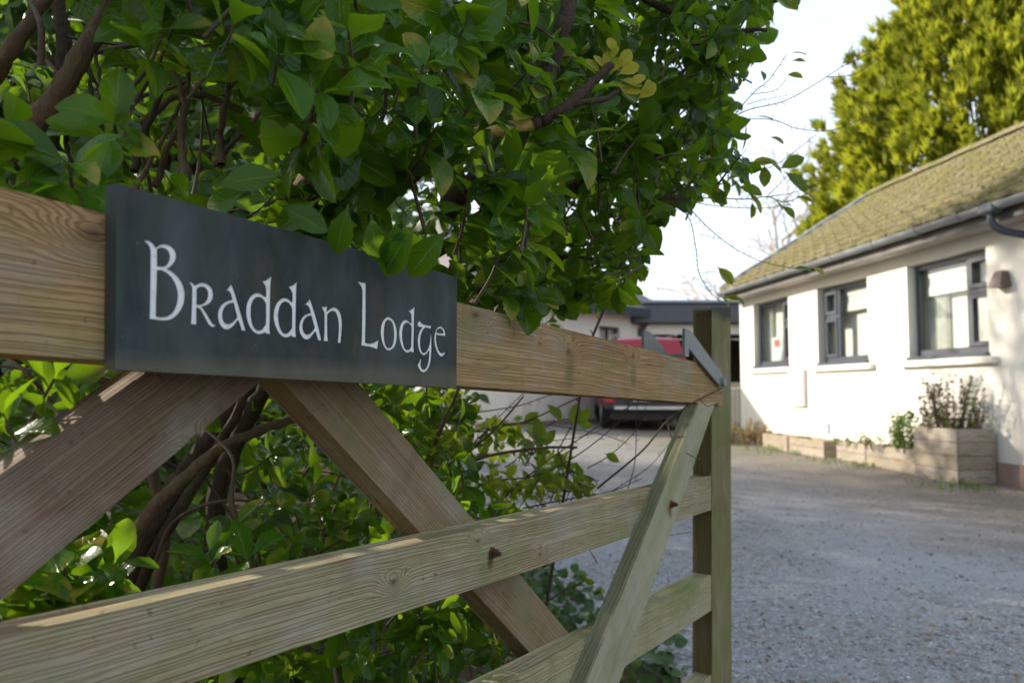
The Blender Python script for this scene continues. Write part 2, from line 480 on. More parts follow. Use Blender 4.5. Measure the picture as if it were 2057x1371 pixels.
def drive_left(y): return np.interp(y, [-6, 2.2, 3.2, 5, 9, 14, 22], [.9, .75, .35, -.15, -.5, -.8, -1.2])
ys = np.linspace(-6, 24, 150); V = []; nx = 60
for y in ys:
    x0 = drive_left(y) + .06 * math.sin(y * 5) + .04 * math.sin(y * 11.3)
    for k in range(nx):
        x = x0 + (7.0 - x0) * k / (nx - 1)
        V.append((x, y, float(ground_h(x, y)) + .004 + .012 * (math.sin(x * 1.9 + y * .7) + math.sin(y * 1.3 - x)) * (0 if k == 0 else .5)))
i = np.arange(len(ys) - 1)[:, None] * nx + np.arange(nx - 1)[None, :]
tag(link('driveway', fast_mesh('driveway', V, np.stack([i, i + 1, i + nx + 1, i + nx], -1).reshape(-1, 4)), M_GRAVEL, smooth=True), kind='structure')
# loose stones lying on the drive
ico = bmesh.new(); bmesh.ops.create_icosphere(ico, subdivisions=1, radius=1); IV = np.array([v.co[:] for v in ico.verts]); IF = np.array([[v.index for v in f.verts] for f in ico.faces]); ico.free()
octV = np.array([(1, 0, 0), (-1, 0, 0), (0, 1, 0), (0, -1, 0), (0, 0, 1), (0, 0, -1)], float)
octF = np.array([(0, 2, 4), (2, 1, 4), (1, 3, 4), (3, 0, 4), (2, 0, 5), (1, 2, 5), (3, 1, 5), (0, 3, 5)])
def scatter_stones(n):
    Y = 1.9 + 8.5 * rng.random(n) ** 1.7
    X = drive_left(Y) + rng.random(n) * (np.minimum(6.0, Y * .75 + .6) - drive_left(Y))
    s = .003 + .008 * rng.random(n) ** 2.6
    sc_ = s[:, None] * (np.array([1, 1, .6]) * (.6 + .8 * rng.random((n, 3))))
    a = rng.random(n) * 6.28; ca, sa = np.cos(a), np.sin(a)
    P = octV[None] * (1 + .5 * (rng.random((n, 6, 1)) - .5)) * sc_[:, None, :]
    Q = P.copy(); Q[..., 0] = P[..., 0] * ca[:, None] - P[..., 1] * sa[:, None]; Q[..., 1] = P[..., 0] * sa[:, None] + P[..., 1] * ca[:, None]
    Q += np.stack([X, Y, ground_h(X, Y) + .012 * .5 * (np.sin(X * 1.9 + Y * .7) + np.sin(Y * 1.3 - X)) + .005 + s * .25], -1)[:, None, :]
    F = (octF[None] + (np.arange(n) * 6)[:, None, None]).reshape(-1, 3)
    A = np.repeat(rng.random((n, 1, 3)), 6, 1).reshape(-1, 3)
    return fast_mesh('gravel_stones', Q.reshape(-1, 3), F, A)
b = NB('stone'); t1, t2, _ = b.sep(b.n('Attribute', 'Vector', props={'attribute_name': 'leaf'}))
c = b.ramp(t1, [(0, (.12, .12, .13)), (.4, (.26, .265, .275)), (.75, (.34, .33, .32)), (.9, (.36, .28, .2)), (1, (.6, .6, .59))])
M_STONE = b.done(b.bsdf(c, .7, spec=.35))
tag(link('gravel_stones', scatter_stones(7500), M_STONE), 'loose grey gravel scattered over the drive', 'gravel', kind='stuff')

# ------------------------------------------------------------------ bungalow
HZ = math.atan2(*ray(850, HOR)[:2])           # azimuth of the long wall
HD = np.array([math.sin(HZ), math.cos(HZ), 0]); HN = np.array([math.cos(HZ), -math.sin(HZ), 0])
b = NB('render_wall'); v = b.coord(); nz = b.noise(v, 1.4, 5, .6); fn = b.noise(v, 160, 3, .6)
c = b.mix(b.rng(nz, .3, .75), (.80, .775, .71), (.75, .715, .64))
_, _, zz = b.sep(v)
st = b.noise(b.mul(v, (5, 5, .6)), 1.5, 4, .6)
c = b.mix(b.math('MULTIPLY', b.math('MULTIPLY', b.rng(zz, 1.05, .25), b.rng(st, .38, .66)), .55), c, (.52, .44, .33))
M_WALL = b.done(b.bsdf(c, .9, b.bump(fn, .25, .003), spec=.2))
M_PLINTH = plain('plinth_render', (.30, .20, .165), .9, bump=.3)
M_PVC = plain('anthracite_frame', (.055, .066, .085), .38, var=.1, bump=.02)
b = NB('gutter_plastic'); v = b.coord(); nz = b.noise(v, 2.2, 5, .65)
c = b.mix(b.rng(nz, .35, .7), (.17, .185, .205), (.27, .285, .30)); c = b.mix(b.math('MULTIPLY', b.rng(b.noise(v, 5, 4), .56, .66), .55), c, (.22, .24, .05))
M_GUT = b.done(b.bsdf(c, .42, spec=.5))
M_FASC = plain('fascia_board', (.115, .105, .10), .6, var=.35, scale=3)
M_SOFF = plain('soffit_board', (.45, .42, .38), .8)
M_ROOM = plain('room_wall', (.66, .63, .57), .9, bump=0)
M_BLIND = plain('blind_fabric', (.78, .79, .75), .9)
M_CURT = plain('curtain_fabric', (.66, .66, .60), .9)
b = NB('window_glass'); fr = b.math('POWER', b.n('LayerWeight', 'Facing', Blend=.5), 4.0)
M_GLASS = b.done(b.n('MixShader', _0=b.math('MULTIPLY_ADD', fr, .6, .035), _1=b.n('BsdfTransparent', Color=(.93, .95, .94, 1)), _2=b.n('BsdfGlossy', Color=(1, 1, 1, 1), Roughness=.02)))
b = NB('mossy_tile'); v = b.coord('Object'); gv = b.n('NewGeometry', 'Position'); oi = b.n('ObjectInfo', 'Random')
m1 = b.noise(gv, 3.2, 6, .7); m2 = b.noise(gv, 14, 4, .7); m3 = b.noise(gv, 1.1, 3, .6)
c = b.mix(b.noise(gv, 30, 3), (.14, .118, .09), (.27, .23, .17)); c = b.mix(b.math('MULTIPLY', oi, .5), c, (.22, .17, .12))
mm = b.rng(b.math('ADD', b.math('MULTIPLY', m1, .6), b.math('MULTIPLY', m2, .4)), .41, .55)
mc = b.mix(m2, (.065, .075, .015), (.18, .18, .04)); mc = b.mix(b.rng(m3, .45, .75), mc, (.22, .195, .095))
c = b.mix(b.math('MULTIPLY', mm, .9), c, mc)
c = b.mix(b.rng(b.noise(gv, 55, 2), .70, .74), c, (.62, .60, .52))
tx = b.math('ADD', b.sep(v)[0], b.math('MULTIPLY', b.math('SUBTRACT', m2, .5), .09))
c = b.mix(b.math('MULTIPLY', b.rng(tx, .145, .185), .9), c, (.035, .034, .014))  # course line painted into the colour: shade under the next tile, plus moss
c = b.mix(b.math('MULTIPLY', b.rng(tx, .05, .01), .3), c, (.30, .27, .15))  # lower lip painted lighter to bring out the courses
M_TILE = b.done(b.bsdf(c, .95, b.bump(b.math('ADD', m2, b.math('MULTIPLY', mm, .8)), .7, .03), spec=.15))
M_RIDGE = plain('ridge_tile', (.34, .36, .36), .75, var=.3, scale=4, bump=.4)

bung = empty('bungalow', (0, 0, 0), -HZ, label='low white rendered bungalow with mossy tiled roof and anthracite windows', cat='bungalow')
WX, S0, S1 = 5.35, 2.0, 13.0
WINS = [dict(s=(7.02, 8.28), z=(1.33, 2.37), m=7.41, side='near'), dict(s=(9.08, 10.32), z=(1.33, 2.375), m=9.93, side='far'),
        dict(s=(11.19, 12.44), z=(1.345, 2.39), m=11.55, side='near')]
# long wall: local frame x = into the house, y = along
bm = bmesh.new()
loops = [[(S0, -.1), (S1, -.1), (S1, 2.62), (S0, 2.62)]] + [[(q['s'][0], q['z'][0]), (q['s'][0], q['z'][1]), (q['s'][1], q['z'][1]), (q['s'][1], q['z'][0])] for q in WINS]
prism_bm(bm, loops, 0, .28)
for vv in bm.verts: vv.co = (WX + vv.co.y, vv.co.x, vv.co.z)
link('wall', bm_mesh(bm, 'wall'), M_WALL, bung)
RX, RZ, EX, EZ = 7.85, 4.42, 5.06, 2.69
BX = 2 * RX - WX                                    # back wall face
for sy, nm in ((S0, 'gable_wall'), (S1 - .28, 'gable_wall')):
    bm = bmesh.new(); prism_bm(bm, [[(WX + .285, -.1), (BX - .285, -.1), (BX - .285, 2.62), (RX, RZ - .22), (WX + .285, 2.62)]], sy + .004, sy + .276)
    link(nm, bm_mesh(bm, nm), M_WALL, bung)
box('wall', (BX - .28, S0, -.1), (BX, S1, 2.62), M_WALL, bung)
box('plinth', (WX - .025, S0, -.1), (WX - .002, S1 + .02, .325), M_PLINTH, bung)
box('room_floor', (WX + .29, S0 + .3, .25), (BX - .29, S1 - .3, .3), plain('floor_board', (.4, .33, .26), .6), bung)
box('ceiling', (WX + .29, S0 + .3, 2.5), (BX - .29, S1 - .3, 2.56), M_ROOM, bung)
box('room_wall', (WX + 1.9, S0 + .3, .301), (WX + 1.95, S1 - .3, 2.499), M_ROOM, bung)
for sy in (6.3, 8.75, 10.8): box('room_wall', (WX + .29, sy, .301), (WX + 1.899, sy + .1, 2.499), M_ROOM, bung)

def window(q):
    s0, s1 = q['s']; z0, z1 = q['z']; ms = q['m']; fx = WX + .10; d = .07
    wi = empty('window'); wi.parent = bung
    def fr(lo, hi, dx=0.0, nm='frame'):
        box(nm, (fx + dx, lo[0], lo[1]), (fx + d, hi[0], hi[1]), M_PVC, wi, bev=.006)
    e = .004
    fr((s0 + e, z0 + .03), (s0 + .06, z1 - e)); fr((s1 - .06, z0 + .03), (s1 - e, z1 - e))
    fr((s0 + .0601, z1 - .065), (s1 - .0601, z1 - e), -.002); fr((s0 + .0601, z0 + .03), (s1 - .0601, z0 + .10), -.002)
    fr((ms - .03, z0 + .1001), (ms + .03, z1 - .0651), -.004, 'mullion')
    a, bb = (s0 + .0602, ms - .0302) if q['side'] == 'near' else (ms + .0302, s1 - .0602)
    c0, c1 = (ms + .0302, s1 - .0602) if q['side'] == 'near' else (s0 + .0602, ms - .0302)
    tz = z0 + .645
    fr((a, tz - .03), (bb, tz + .03), -.003, 'transom')
    for (lz, hz) in ((z0 + .1002, tz - .0302), (tz + .0302, z1 - .0652)):      # opening lights with a sash of their own
        w_ = .042
        bm = bmesh.new(); prism_bm(bm, [[(a, lz), (bb, lz), (bb, hz), (a, hz)], [(a + w_, lz + w_), (a + w_, hz - w_), (bb - w_, hz - w_), (bb - w_, lz + w_)]], 0, d - .01)
        for vv in bm.verts: vv.co = (fx - .018 + vv.co.y, vv.co.x, vv.co.z)
        link('sash', bm_mesh(bm), M_PVC, wi)
        box('pane', (fx + .03, a + w_ + .001, lz + w_ + .001), (fx + .036, bb - w_ - .001, hz - w_ - .001), M_GLASS, wi)
    box('pane', (fx + .03, c0, z0 + .1003), (fx + .036, c1, z1 - .0653), M_GLASS, wi)
    box('cill', (WX - .035, s0 - .01, z0 - .012), (fx + .06, s1 + .01, z0 + .029), M_PVC, wi, bev=.008)
    box('sill', (WX - .065, s0 - .12, z0 - .085), (WX + .12, s1 + .13, z0 - .014), M_WALL, wi, bev=.008)
    return wi, fx
def blind(nm, wi, s0, s1, z0, z1, x):
    n = 4; bm = bmesh.new(); k = (z1 - z0) / n
    for i in range(n): box_bm(bm, (x + .012 * (i % 2), s0, z0 + k * i + .002), (x + .03 + .012 * (i % 2), s1, z0 + k * (i + 1)))
    link(nm, bm_mesh(bm), M_BLIND, wi)
def curtain(wi, s0, s1, z0, z1, x):
    n = 36; V = []; F = []
    for i in range(n + 1):
        s = s0 + (s1 - s0) * i / n; dx = .022 * math.sin(i * 1.35)
        V += [(x + dx, s, z0), (x + dx, s, z1)]
        if i: F.append((2 * i - 2, 2 * i, 2 * i + 1, 2 * i - 1))
    link('curtain', fast_mesh('curtain', V, np.array(F)), M_CURT, wi, smooth=True)
M_FILL = plain('pale_fill', (.80, .78, .72), .95, var=.06)  # pale panel added close behind the glass to brighten the windows
def add_fill_panel(wi, q, x): box('fill_panel', (x, q['s'][0] - .1, q['z'][0] - .05), (x + .01, q['s'][1] + .1, q['z'][1] + .05), M_FILL, wi)
w3, fx = window(WINS[0]); blind('roman_blind', w3, 6.9, 8.2, 2.02, 2.42, fx + .08); curtain(w3, 7.92, 8.36, 1.2, 2.45, fx + .14)
w2, _ = window(WINS[1]); blind('roman_blind', w2, 9.0, 10.4, 2.02, 2.42, fx + .08); curtain(w2, 8.98, 9.12, 1.2, 2.45, fx + .14)
w1, _ = window(WINS[2])
for wi_, q_ in ((w3, WINS[0]), (w2, WINS[1]), (w1, WINS[2])): add_fill_panel(wi_, q_, fx + .17)
curtain(w1, 12.2, 12.56, 1.2, 2.45, fx + .14)
# roof shell
TH = math.atan2(RZ - EZ, RX - EX); SL = math.hypot(RZ - EZ, RX - EX)
roof = empty('roof', (0, 0, 0)); roof.parent = bung
bm = bmesh.new(); t = .05
prism_bm(bm, [[(EX + .03, EZ - t), (RX, RZ - t), (2 * RX - EX - .03, EZ - t), (2 * RX - EX - .03, EZ - t - .06), (RX, RZ - t - .1), (EX + .03, EZ - t - .06)]], S0 - .1, S1 + .05)
link('deck', bm_mesh(bm), plain('roof_felt', (.07, .065, .06), .9), roof)
NC, TW = 12, .31; EXPO = SL / NC
tv, tf = [], []
cols = 8
for r_ in range(2):
    for j in range(cols + 1):
        u = j / cols; zz = .012 * max(0, math.sin(u * 2 * math.pi * 1)) + .004
        for lay in (0, 1):
            tv.append(((-.03 if r_ == 0 else EXPO + .05), u * (TW - .006), zz + (.062 if r_ == 0 else .004) - (0 if lay == 0 else (.052 if r_ == 0 else .012))))
def ti(r_, j, l): return (r_ * (cols + 1) + j) * 2 + l
for j in range(cols):
    tf += [(ti(0, j, 0), ti(1, j, 0), ti(1, j + 1, 0), ti(0, j + 1, 0)), (ti(0, j, 1), ti(0, j, 0), ti(0, j + 1, 0), ti(0, j + 1, 1))]
tf += [(ti(0, 0, 0), ti(0, 0, 1), ti(1, 0, 1), ti(1, 0, 0)), (ti(0, cols, 1), ti(0, cols, 0), ti(1, cols, 0), ti(1, cols, 1))]
TV = np.array(tv); TF = np.array(tf)
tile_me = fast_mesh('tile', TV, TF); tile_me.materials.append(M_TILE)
restV, restF, off = [], [], 0
ncol = int((S1 + .08 - S0) / TW)
for r_ in range(NC):
    for k in range(ncol):
        s = S1 + .06 - TW * (k + 1) - (.15 if r_ % 2 else 0)
        jz = .006 * rng.random(); jr = (rng.random() - .5) * .02
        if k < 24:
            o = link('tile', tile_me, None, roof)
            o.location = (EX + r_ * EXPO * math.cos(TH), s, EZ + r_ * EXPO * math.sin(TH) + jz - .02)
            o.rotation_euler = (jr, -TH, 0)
        else:
            c_, s_ = math.cos(TH), math.sin(TH)
            V = np.stack([TV[:, 0] * c_ - TV[:, 2] * s_ + EX + r_ * EXPO * c_, TV[:, 1] + s, TV[:, 0] * s_ + TV[:, 2] * c_ + EZ + r_ * EXPO * s_ + jz - .02], -1)
            restV.append(V); restF.append(TF + off); off += len(V)
for r_ in range(NC):      # back slope
    for k in range(ncol):
        s = S1 + .06 - TW * (k + 1); c_, s_ = math.cos(TH), math.sin(TH)
        V = np.stack([2 * RX - (TV[:, 0] * c_ - TV[:, 2] * s_ + EX + r_ * EXPO * c_), TV[:, 1] + s, TV[:, 0] * s_ + TV[:, 2] * c_ + EZ + r_ * EXPO * s_ - .02], -1)
        restV.append(V); restF.append(TF + off); off += len(V)
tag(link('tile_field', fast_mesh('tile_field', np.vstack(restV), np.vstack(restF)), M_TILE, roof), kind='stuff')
def halftube(L, r, t=.014, n=8):
    bm = bmesh.new(); ra = []
    for y in (0, L):
        ra.append([[bm.verts.new((rr * math.cos(a), y, rr * math.sin(a) * .8)) for a in np.linspace(0, math.pi, n + 1)] for rr in (r, r - t)])
    for i in range(n):
        a, c = ra[0], ra[1]
        bm.faces.new((a[0][i], a[0][i + 1], c[0][i + 1], c[0][i])); bm.faces.new((a[1][i], c[1][i], c[1][i + 1], a[1][i + 1]))
        for q in ra: bm.faces.new((q[0][i], q[1][i], q[1][i + 1], q[0][i + 1]))
    return bm_mesh(bm)
rid = halftube(.44, .13); rid.materials.append(M_TILE)
for k in range(int((S1 - S0) / .45) + 1):
    link('ridge_tile', rid, None, roof, loc=(RX, S1 + .06 - .45 * (k + 1), RZ - .01 + .006 * (k % 2)))
vc_ = bmesh.new(); box_bm(vc_, (0, -.03, -.05), (.40, .09, .05)); vcm = bm_mesh(vc_); vcm.materials.append(M_RIDGE)
for k in range(8):
    o = link('verge_cap', vcm, None, roof, loc=(EX + (k * .405 + .0) * math.cos(TH), S1 + .07, EZ + k * .405 * math.sin(TH) + .022 + .012 * (k % 2)), rot=(0, -TH, 0))
# gutter, fascia, downpipe
box('fascia', (EX + .035, S0, 2.50), (EX + .065, S1 + .06, 2.655), M_FASC, bung)
box('soffit', (EX + .066, S0, 2.505), (WX - .001, S1 + .05, 2.53), M_SOFF, bung)
gut = empty('gutter'); gut.parent = bung
GX, GZ, GR = EX - .035, 2.645, .062
def gutseg(s0, s1, r, nm):
    bm = bmesh.new(); n = 10; rows = []
    for y in (s0, s1):
        rows.append([[bm.verts.new((GX + rr * math.cos(a), y, GZ + rr * math.sin(a))) for a in np.linspace(math.pi, 2 * math.pi, n + 1)] for rr in (r, r - .005)])
    for i in range(n):
        a, c = rows
        bm.faces.new((a[0][i], a[0][i + 1], c[0][i + 1], c[0][i])); bm.faces.new((a[1][i], c[1][i], c[1][i + 1], a[1][i + 1]))
        for q in rows: bm.faces.new((q[0][i], q[1][i], q[1][i + 1], q[0][i + 1]))
    for i in (0, n): bm.faces.new((rows[0][0][i], rows[1][0][i], rows[1][1][i], rows[0][1][i]))
    link(nm, bm_mesh(bm), M_GUT, gut, smooth=False)
gutseg(S0, S1 + .1, GR, 'channel')
for s in (12.2, 11.1, 10.15, 9.25, 8.35, 7.6, 6.9, 5.9, 5.0): gutseg(s - (.06 if s in (10.15, 7.6) else .02), s + (.06 if s in (10.15, 7.6) else .02), GR + .008, 'bracket' if s not in (10.15, 7.6) else 'union')
tb = Tubes()
P0 = (GX, 6.5, GZ - .05)
tb.add([(GX, 6.5, GZ - .04), (GX, 6.5, GZ - .16), (GX + .06, 6.46, GZ - .24), (GX + .22, 6.36, GZ - .30), (WX - .055, 6.30, GZ - .36), (WX - .05, 6.29, GZ - .5), (WX - .05, 6.29, .1)], .034, 12, 4)
tb.build('downpipe', M_PVC, bung)
box('gutter_outlet', (GX - .07, 6.40, GZ - .085), (GX + .068, 6.60, GZ + .01), M_PVC, gut, bev=.02)
# wall lamp, meter cover, vent
bm = bmesh.new(); prism_bm(bm, [[(-.085, -.075), (.085, -.075), (.05, .075), (-.05, .075)]], 0, .12)
for vv in bm.verts:
    if vv.co.y < .05 and vv.co.z > 0: vv.co.y = .055
    vv.co = (WX - .12 + vv.co.y, 6.78 + vv.co.x, 2.02 + vv.co.z)
lm = link('wall_lamp', bm_mesh(bm), plain('bronze_metal', (.16, .105, .09), .5), bung); lm['label'] = 'brown wedge wall lamp'
box('meter_cover', (WX - .06, 10.67, .76), (WX - .001, 11.1, 1.3), plain('white_cover', (.82, .80, .75), .5, var=.03), bung, bev=.012)
box('vent', (WX - .02, 10.05, .42), (WX - .001, 10.2, .56), plain('vent_grey', (.36, .42, .5), .5), bung, bev=.006)

def hloc(x, s, z=None):
    P = HN * x + HD * s
    return Vector((P[0], P[1], float(ground_h(P[0], P[1])) if z is None else z))
# things standing inside the far window
SILL = 1.345
def thing_box(nm, lab, cat, x, s, z, dims, mat):
    o = box(nm, (-dims[0] / 2, -dims[1] / 2, 0), (dims[0] / 2, dims[1] / 2, dims[2]), mat, bev=.008)
    o.location = hloc(x, s, z); o.rotation_euler = (0, 0, -HZ); return tag(o, lab, cat)
box('window_board', (WX + .172, 11.25, SILL + .02), (WX + .262, 12.4, SILL + .06), M_ROOM, w1)
thing_box('carton', 'small orange carton on the board inside the far window', 'box', WX + .215, 11.36, SILL + .061, (.07, .16, .2), plain('orange_card', (.75, .13, .04), .6))
o = empty('display_card', hloc(WX + .215, 12.02, SILL + .061), -HZ, label='pale blue display card with a red patch inside the far window', cat='card')
box('board', (-.01, -.2, 0), (.01, .2, .42), plain('pale_card', (.62, .72, .74), .6), o, bev=.004)
box('red_patch', (-.014, -.09, .27), (-.0105, .1, .38), plain('red_card', (.7, .1, .08), .6), o)
for k, s in enumerate((11.72, 11.86)):
    bm = bmesh.new()
    prof = [(0, .036), (.12, .038), (.2, .03), (.26, .018), (.3, .018), (.31, .022), (.33, .01)]
    rings = [[bm.verts.new((r * math.cos(a), r * math.sin(a), z)) for a in np.arange(10) * .6283] for z, r in prof]
    for a_, b_ in zip(rings, rings[1:]):
        for i in range(10): bm.faces.new((a_[i], a_[(i + 1) % 10], b_[(i + 1) % 10], b_[i]))
    bm.faces.new(rings[0]); bm.faces.new(rings[-1])
    o = link('bottle', bm_mesh(bm), plain('bottle_white', (.78, .8, .78), .4, var=.03), loc=hloc(WX + .215, s, SILL + .061), smooth=True)
    tag(o, ['white bottle on the board inside the far window, nearer the orange carton', 'white bottle on the board inside the far window, beside the pale card'][k], 'bottle')

# ------------------------------------------------------------------ planters along the wall
def planter(lab, x0, x1, s0, s1, h, nplank, matk, seed):
    base = hloc((x0 + x1) / 2, (s0 + s1) / 2)
    p = empty('planter', base, -HZ, label=lab, cat='planter', group='wooden planters along the bungalow wall')
    a, d = (x1 - x0) / 2, (s1 - s0) / 2; ph = h / nplank; t = .025
    for k in range(nplank):
        z0, z1 = k * ph + .002, (k + 1) * ph - .002
        mt = matk[(k + seed) % len(matk)]
        for (lo, hi) in (((-a, -d + .0, z0), (-a + t, d, z1)), ((a - t, -d, z0), (a, d, z1)), ((-a + t + .002, -d + .002, z0), (a - t - .002, -d + t, z1)), ((-a + t + .002, d - t, z0), (a - t - .002, d - .002, z1))):
            L = (hi[0] - lo[0], hi[1] - lo[1], hi[2] - lo[2]); cx = [(lo[i] + hi[i]) / 2 for i in range(3)]
            along = 1 if L[1] > L[0] else 0
            if along: o = box('plank', (-L[1] / 2, -L[0] / 2, -L[2] / 2), (L[1] / 2, L[0] / 2, L[2] / 2), mt, p, bev=.004); o.rotation_euler = (0, 0, R(90))
            else: o = box('plank', tuple(-q / 2 for q in L), tuple(q / 2 for q in L), mt, p, bev=.004)
            o.location = cx
    box('soil', (-a + t, -d + t, .02), (a - t, d - t, h - .05), M_SOIL, p)
    return p, base
MP = [wood('planter_wood%d' % i, bs, (.11, .08, .06), rings=90, red=.15, green=.3, grey=.5, seed=30 + i) for i, bs in enumerate([(.45, .39, .33), (.38, .32, .25), (.41, .355, .29)])]
pl, plb = planter('tall square planter of pale planks nearest the camera beside the wall', 4.92, 5.31, 6.93, 7.58, .51, 4, MP, 0)
planter('low plank trough next to the tall planter', 5.0, 5.30, 7.68, 8.60, .25, 2, MP, 1)
planter('low trough third along from the tall planter end, with a raised back edge', 5.06, 5.30, 8.72, 9.36, .235, 2, MP, 2)
planter('low trough on the drive side of the grey wall vent', 4.98, 5.30, 9.52, 10.48, .22, 2, MP, 0)
planter('low trough farthest along the wall beside the dry shrub', 4.99, 5.30, 10.55, 11.35, .215, 1, MP, 1)

M_STEM = plain('dry_stem', (.10, .055, .045), .8)
M_TWIG = plain('twig_bark', (.085, .055, .04), .8, var=.4, scale=40)
M_GLEAF = leafmat('plant_leaf', (.04, .10, .02), (.10, .20, .03), (.22, .40, .05), .35, .45)
M_DLEAF = leafmat('dry_leaf', (.14, .065, .05), (.24, .14, .085), (.30, .17, .09), .3, .6)
M_BUFF = leafmat('buff_leaf', (.28, .19, .10), (.42, .32, .17), (.45, .33, .15), .35, .7)
def small_plant(name, lab, cat, base, h, spread, nst, per, mats, L, lean=.3, group=None, mixp=.5):
    p = empty(name, base, label=lab, cat=cat, group=group)
    tb = Tubes(); lvs = [Leaves() for _ in mats]
    for i in range(nst):
        a = rng.random() * 6.28; r = spread * .5 * rng.random() ** .5
        b0 = np.array([r * math.cos(a), r * math.sin(a), 0]); hh = h * (.55 + .5 * rng.random())
        tip = b0 + np.array([math.cos(a) * lean * hh * rng.random(), math.sin(a) * lean * hh * rng.random(), hh])
        mid = (b0 + tip) / 2 + (rng.random(3) - .5) * .06 * h
        C = tb.add([b0, mid, tip], [.005, .0035, .0015], 4, 4)
        li = 0 if rng.random() < mixp else len(mats) - 1
        for k in range(per):
            q = .15 + .85 * rng.random(); P = C[min(len(C) - 1, int(q * len(C)))]
            d = unit(rvec() + np.array([0, 0, .5])); Ls = L * (.6 + .7 * rng.random())
            lvs[li].add(TPL_LO, leaf_verts(TPL_LO, Ls, .5, P, d, rvec(), .6, .2, .03), rng.random())
    tag(tb.build('stems', M_STEM, p), kind='stuff')
    for lv, m in zip(lvs, mats):
        if lv.items: tag(link('leaves', lv.mesh(range(len(lv.items)), 'leaves'), m, p, smooth=True), kind='stuff')
    return p
small_plant('perennial_plant', 'purple brown and green leggy plant growing in the tall planter', 'plant', plb + Vector((0, 0, .46)), .54, .46, 58, 20, [M_DLEAF, M_GLEAF], .038, .5, mixp=.62)
small_plant('leafy_plant', 'bright green leafy plant in the trough behind the tall planter', 'plant', hloc(5.12, 7.95) + Vector((0, 0, .2)), .42, .32, 26, 26, [M_GLEAF], .05, .4)
small_plant('dry_shrub', 'straw coloured dry shrub at the far corner of the bungalow', 'shrub', hloc(4.85, 12.2), .36, 1.1, 90, 26, [M_BUFF], .045, .5)
small_plant('straggly_plant', 'thin brown plant in the low trough next to the tall planter', 'plant', hloc(5.15, 8.4) + Vector((0, 0, .2)), .2, .5, 20, 10, [M_DLEAF, M_GLEAF], .035, .5)
small_plant('trailing_plant', 'sparse low green plant in the trough with raised back edge', 'plant', hloc(5.15, 9.1) + Vector((0, 0, .19)), .1, .5, 20, 10, [M_GLEAF], .035, .5)
# grass tufts at the foot of the planters
lv = Leaves()
for i in range(900):
    s = 6.4 + 6 * rng.random(); x = 4.93 - .55 * rng.random() ** 2; 
    if math.sin(s * 3.1) + math.sin(s * 7.7) < .2: continue
    P = np.array(hloc(x, s)); lv.add(TPL_LO, leaf_verts(TPL_LO, .05 + .05 * rng.random(), .12, P, unit(rvec() * .6 + np.array([0, 0, 1])), rvec(), .8, .1, 0), rng.random())
tag(link('grass_tufts', lv.mesh(range(len(lv.items)), 'grass'), M_GLEAF), 'short green grass tufts along the foot of the planters', 'grass', kind='stuff')

# ------------------------------------------------------------------ house wing and garage at the back
WA, WB = np.array([-.83, 16.0]), np.array([3.3, 20.2])
wd = unit(WB - WA); wl = float(np.linalg.norm(WB - WA)); waz = math.atan2(wd[1], wd[0])
wing = empty('house_wing', (WA[0], WA[1], .2), waz, label='white rendered wing with grey hipped roof behind the drive', cat='house')
wx = lambda px: float(np.dot(np.array([(px - CX) / FPX, 1.0]) * 0, wd))
bm = bmesh.new()      # local x along wall, y behind, z up
prism_bm(bm, [[(-.3, -.2), (wl, -.2), (wl, 2.75), (-.3, 2.75)], [(4.15, 1.75), (4.15, 2.32), (4.95, 2.32), (4.95, 1.75)]], 0, .25)
link('wall', bm_mesh(bm), M_WALL, wing)
box('wall', (-.3, .251, -.2), (-.05, 6, 2.75), M_WALL, wing); box('wall', (wl - .25, .251, -.2), (wl, 6, 2.75), M_WALL, wing)
box('plinth', (-.3, -.03, -.2), (wl, -.002, .12), M_PLINTH, wing)
wi = empty('window'); wi.parent = wing
for lo, hi in (((4.152, .06, 1.752), (4.2, .12, 2.318)), ((4.9, .06, 1.752), (4.948, .12, 2.318)), ((4.2001, .058, 1.752), (4.8999, .12, 1.8)), ((4.2001, .058, 2.27), (4.8999, .12, 2.318)), ((4.53, .056, 1.8001), (4.57, .12, 2.2699))):
    box('frame', lo, hi, M_PVC, wi)
for a, c in ((4.2002, 4.5299), (4.5701, 4.8998)): box('pane', (a, .09, 1.8002), (c, .095, 2.2698), M_GLASS, wi)
box('blind', (4.16, .2, 1.76), (4.94, .22, 2.31), M_BLIND, wi)
b = NB('grey_slate'); gv = b.n('NewGeometry', 'Position')
c = b.mix(b.noise(gv, 6, 4), (.15, .13, .12), (.26, .235, .22))
M_SLATE = b.done(b.bsdf(c, .85, b.bump(b.math('SINE', b.math('MULTIPLY', b.sep(gv)[2], 50)), .4, .02)))
bm = bmesh.new(); xl, xr, yb, yf, ez, rz_ = -.7, wl + .8, -.4, 6.4, 2.8, 5.3
e = [bm.verts.new(q) for q in ((xl, yb, ez), (xr, yb, ez), (xr, yf, ez), (xl, yf, ez))]
r1, r2_ = bm.verts.new((xl + 2.2, 3, rz_)), bm.verts.new((xr - 2.2, 3, rz_))
for f in ((e[0], e[1], r2_, r1), (e[1], e[2], r2_), (e[2], e[3], r1, r2_), (e[3], e[0], r1), (e[3], e[2], e[1], e[0])): bm.faces.new(f)
link('roof', bm_mesh(bm), M_SLATE, wing)
box('fascia', (xl, yb - .02, 2.58), (xr, yb + .02, 2.795), M_PVC, wing)
tb = Tubes(); tb.add([(wl - .1, -.35, 2.62), (wl - .1, -.32, 2.5), (wl - .16, -.1, 2.3), (wl - .16, -.06, 2.1), (wl - .16, -.06, 0)], .04, 8, 3); tb.build('downpipe', M_PVC, wing)

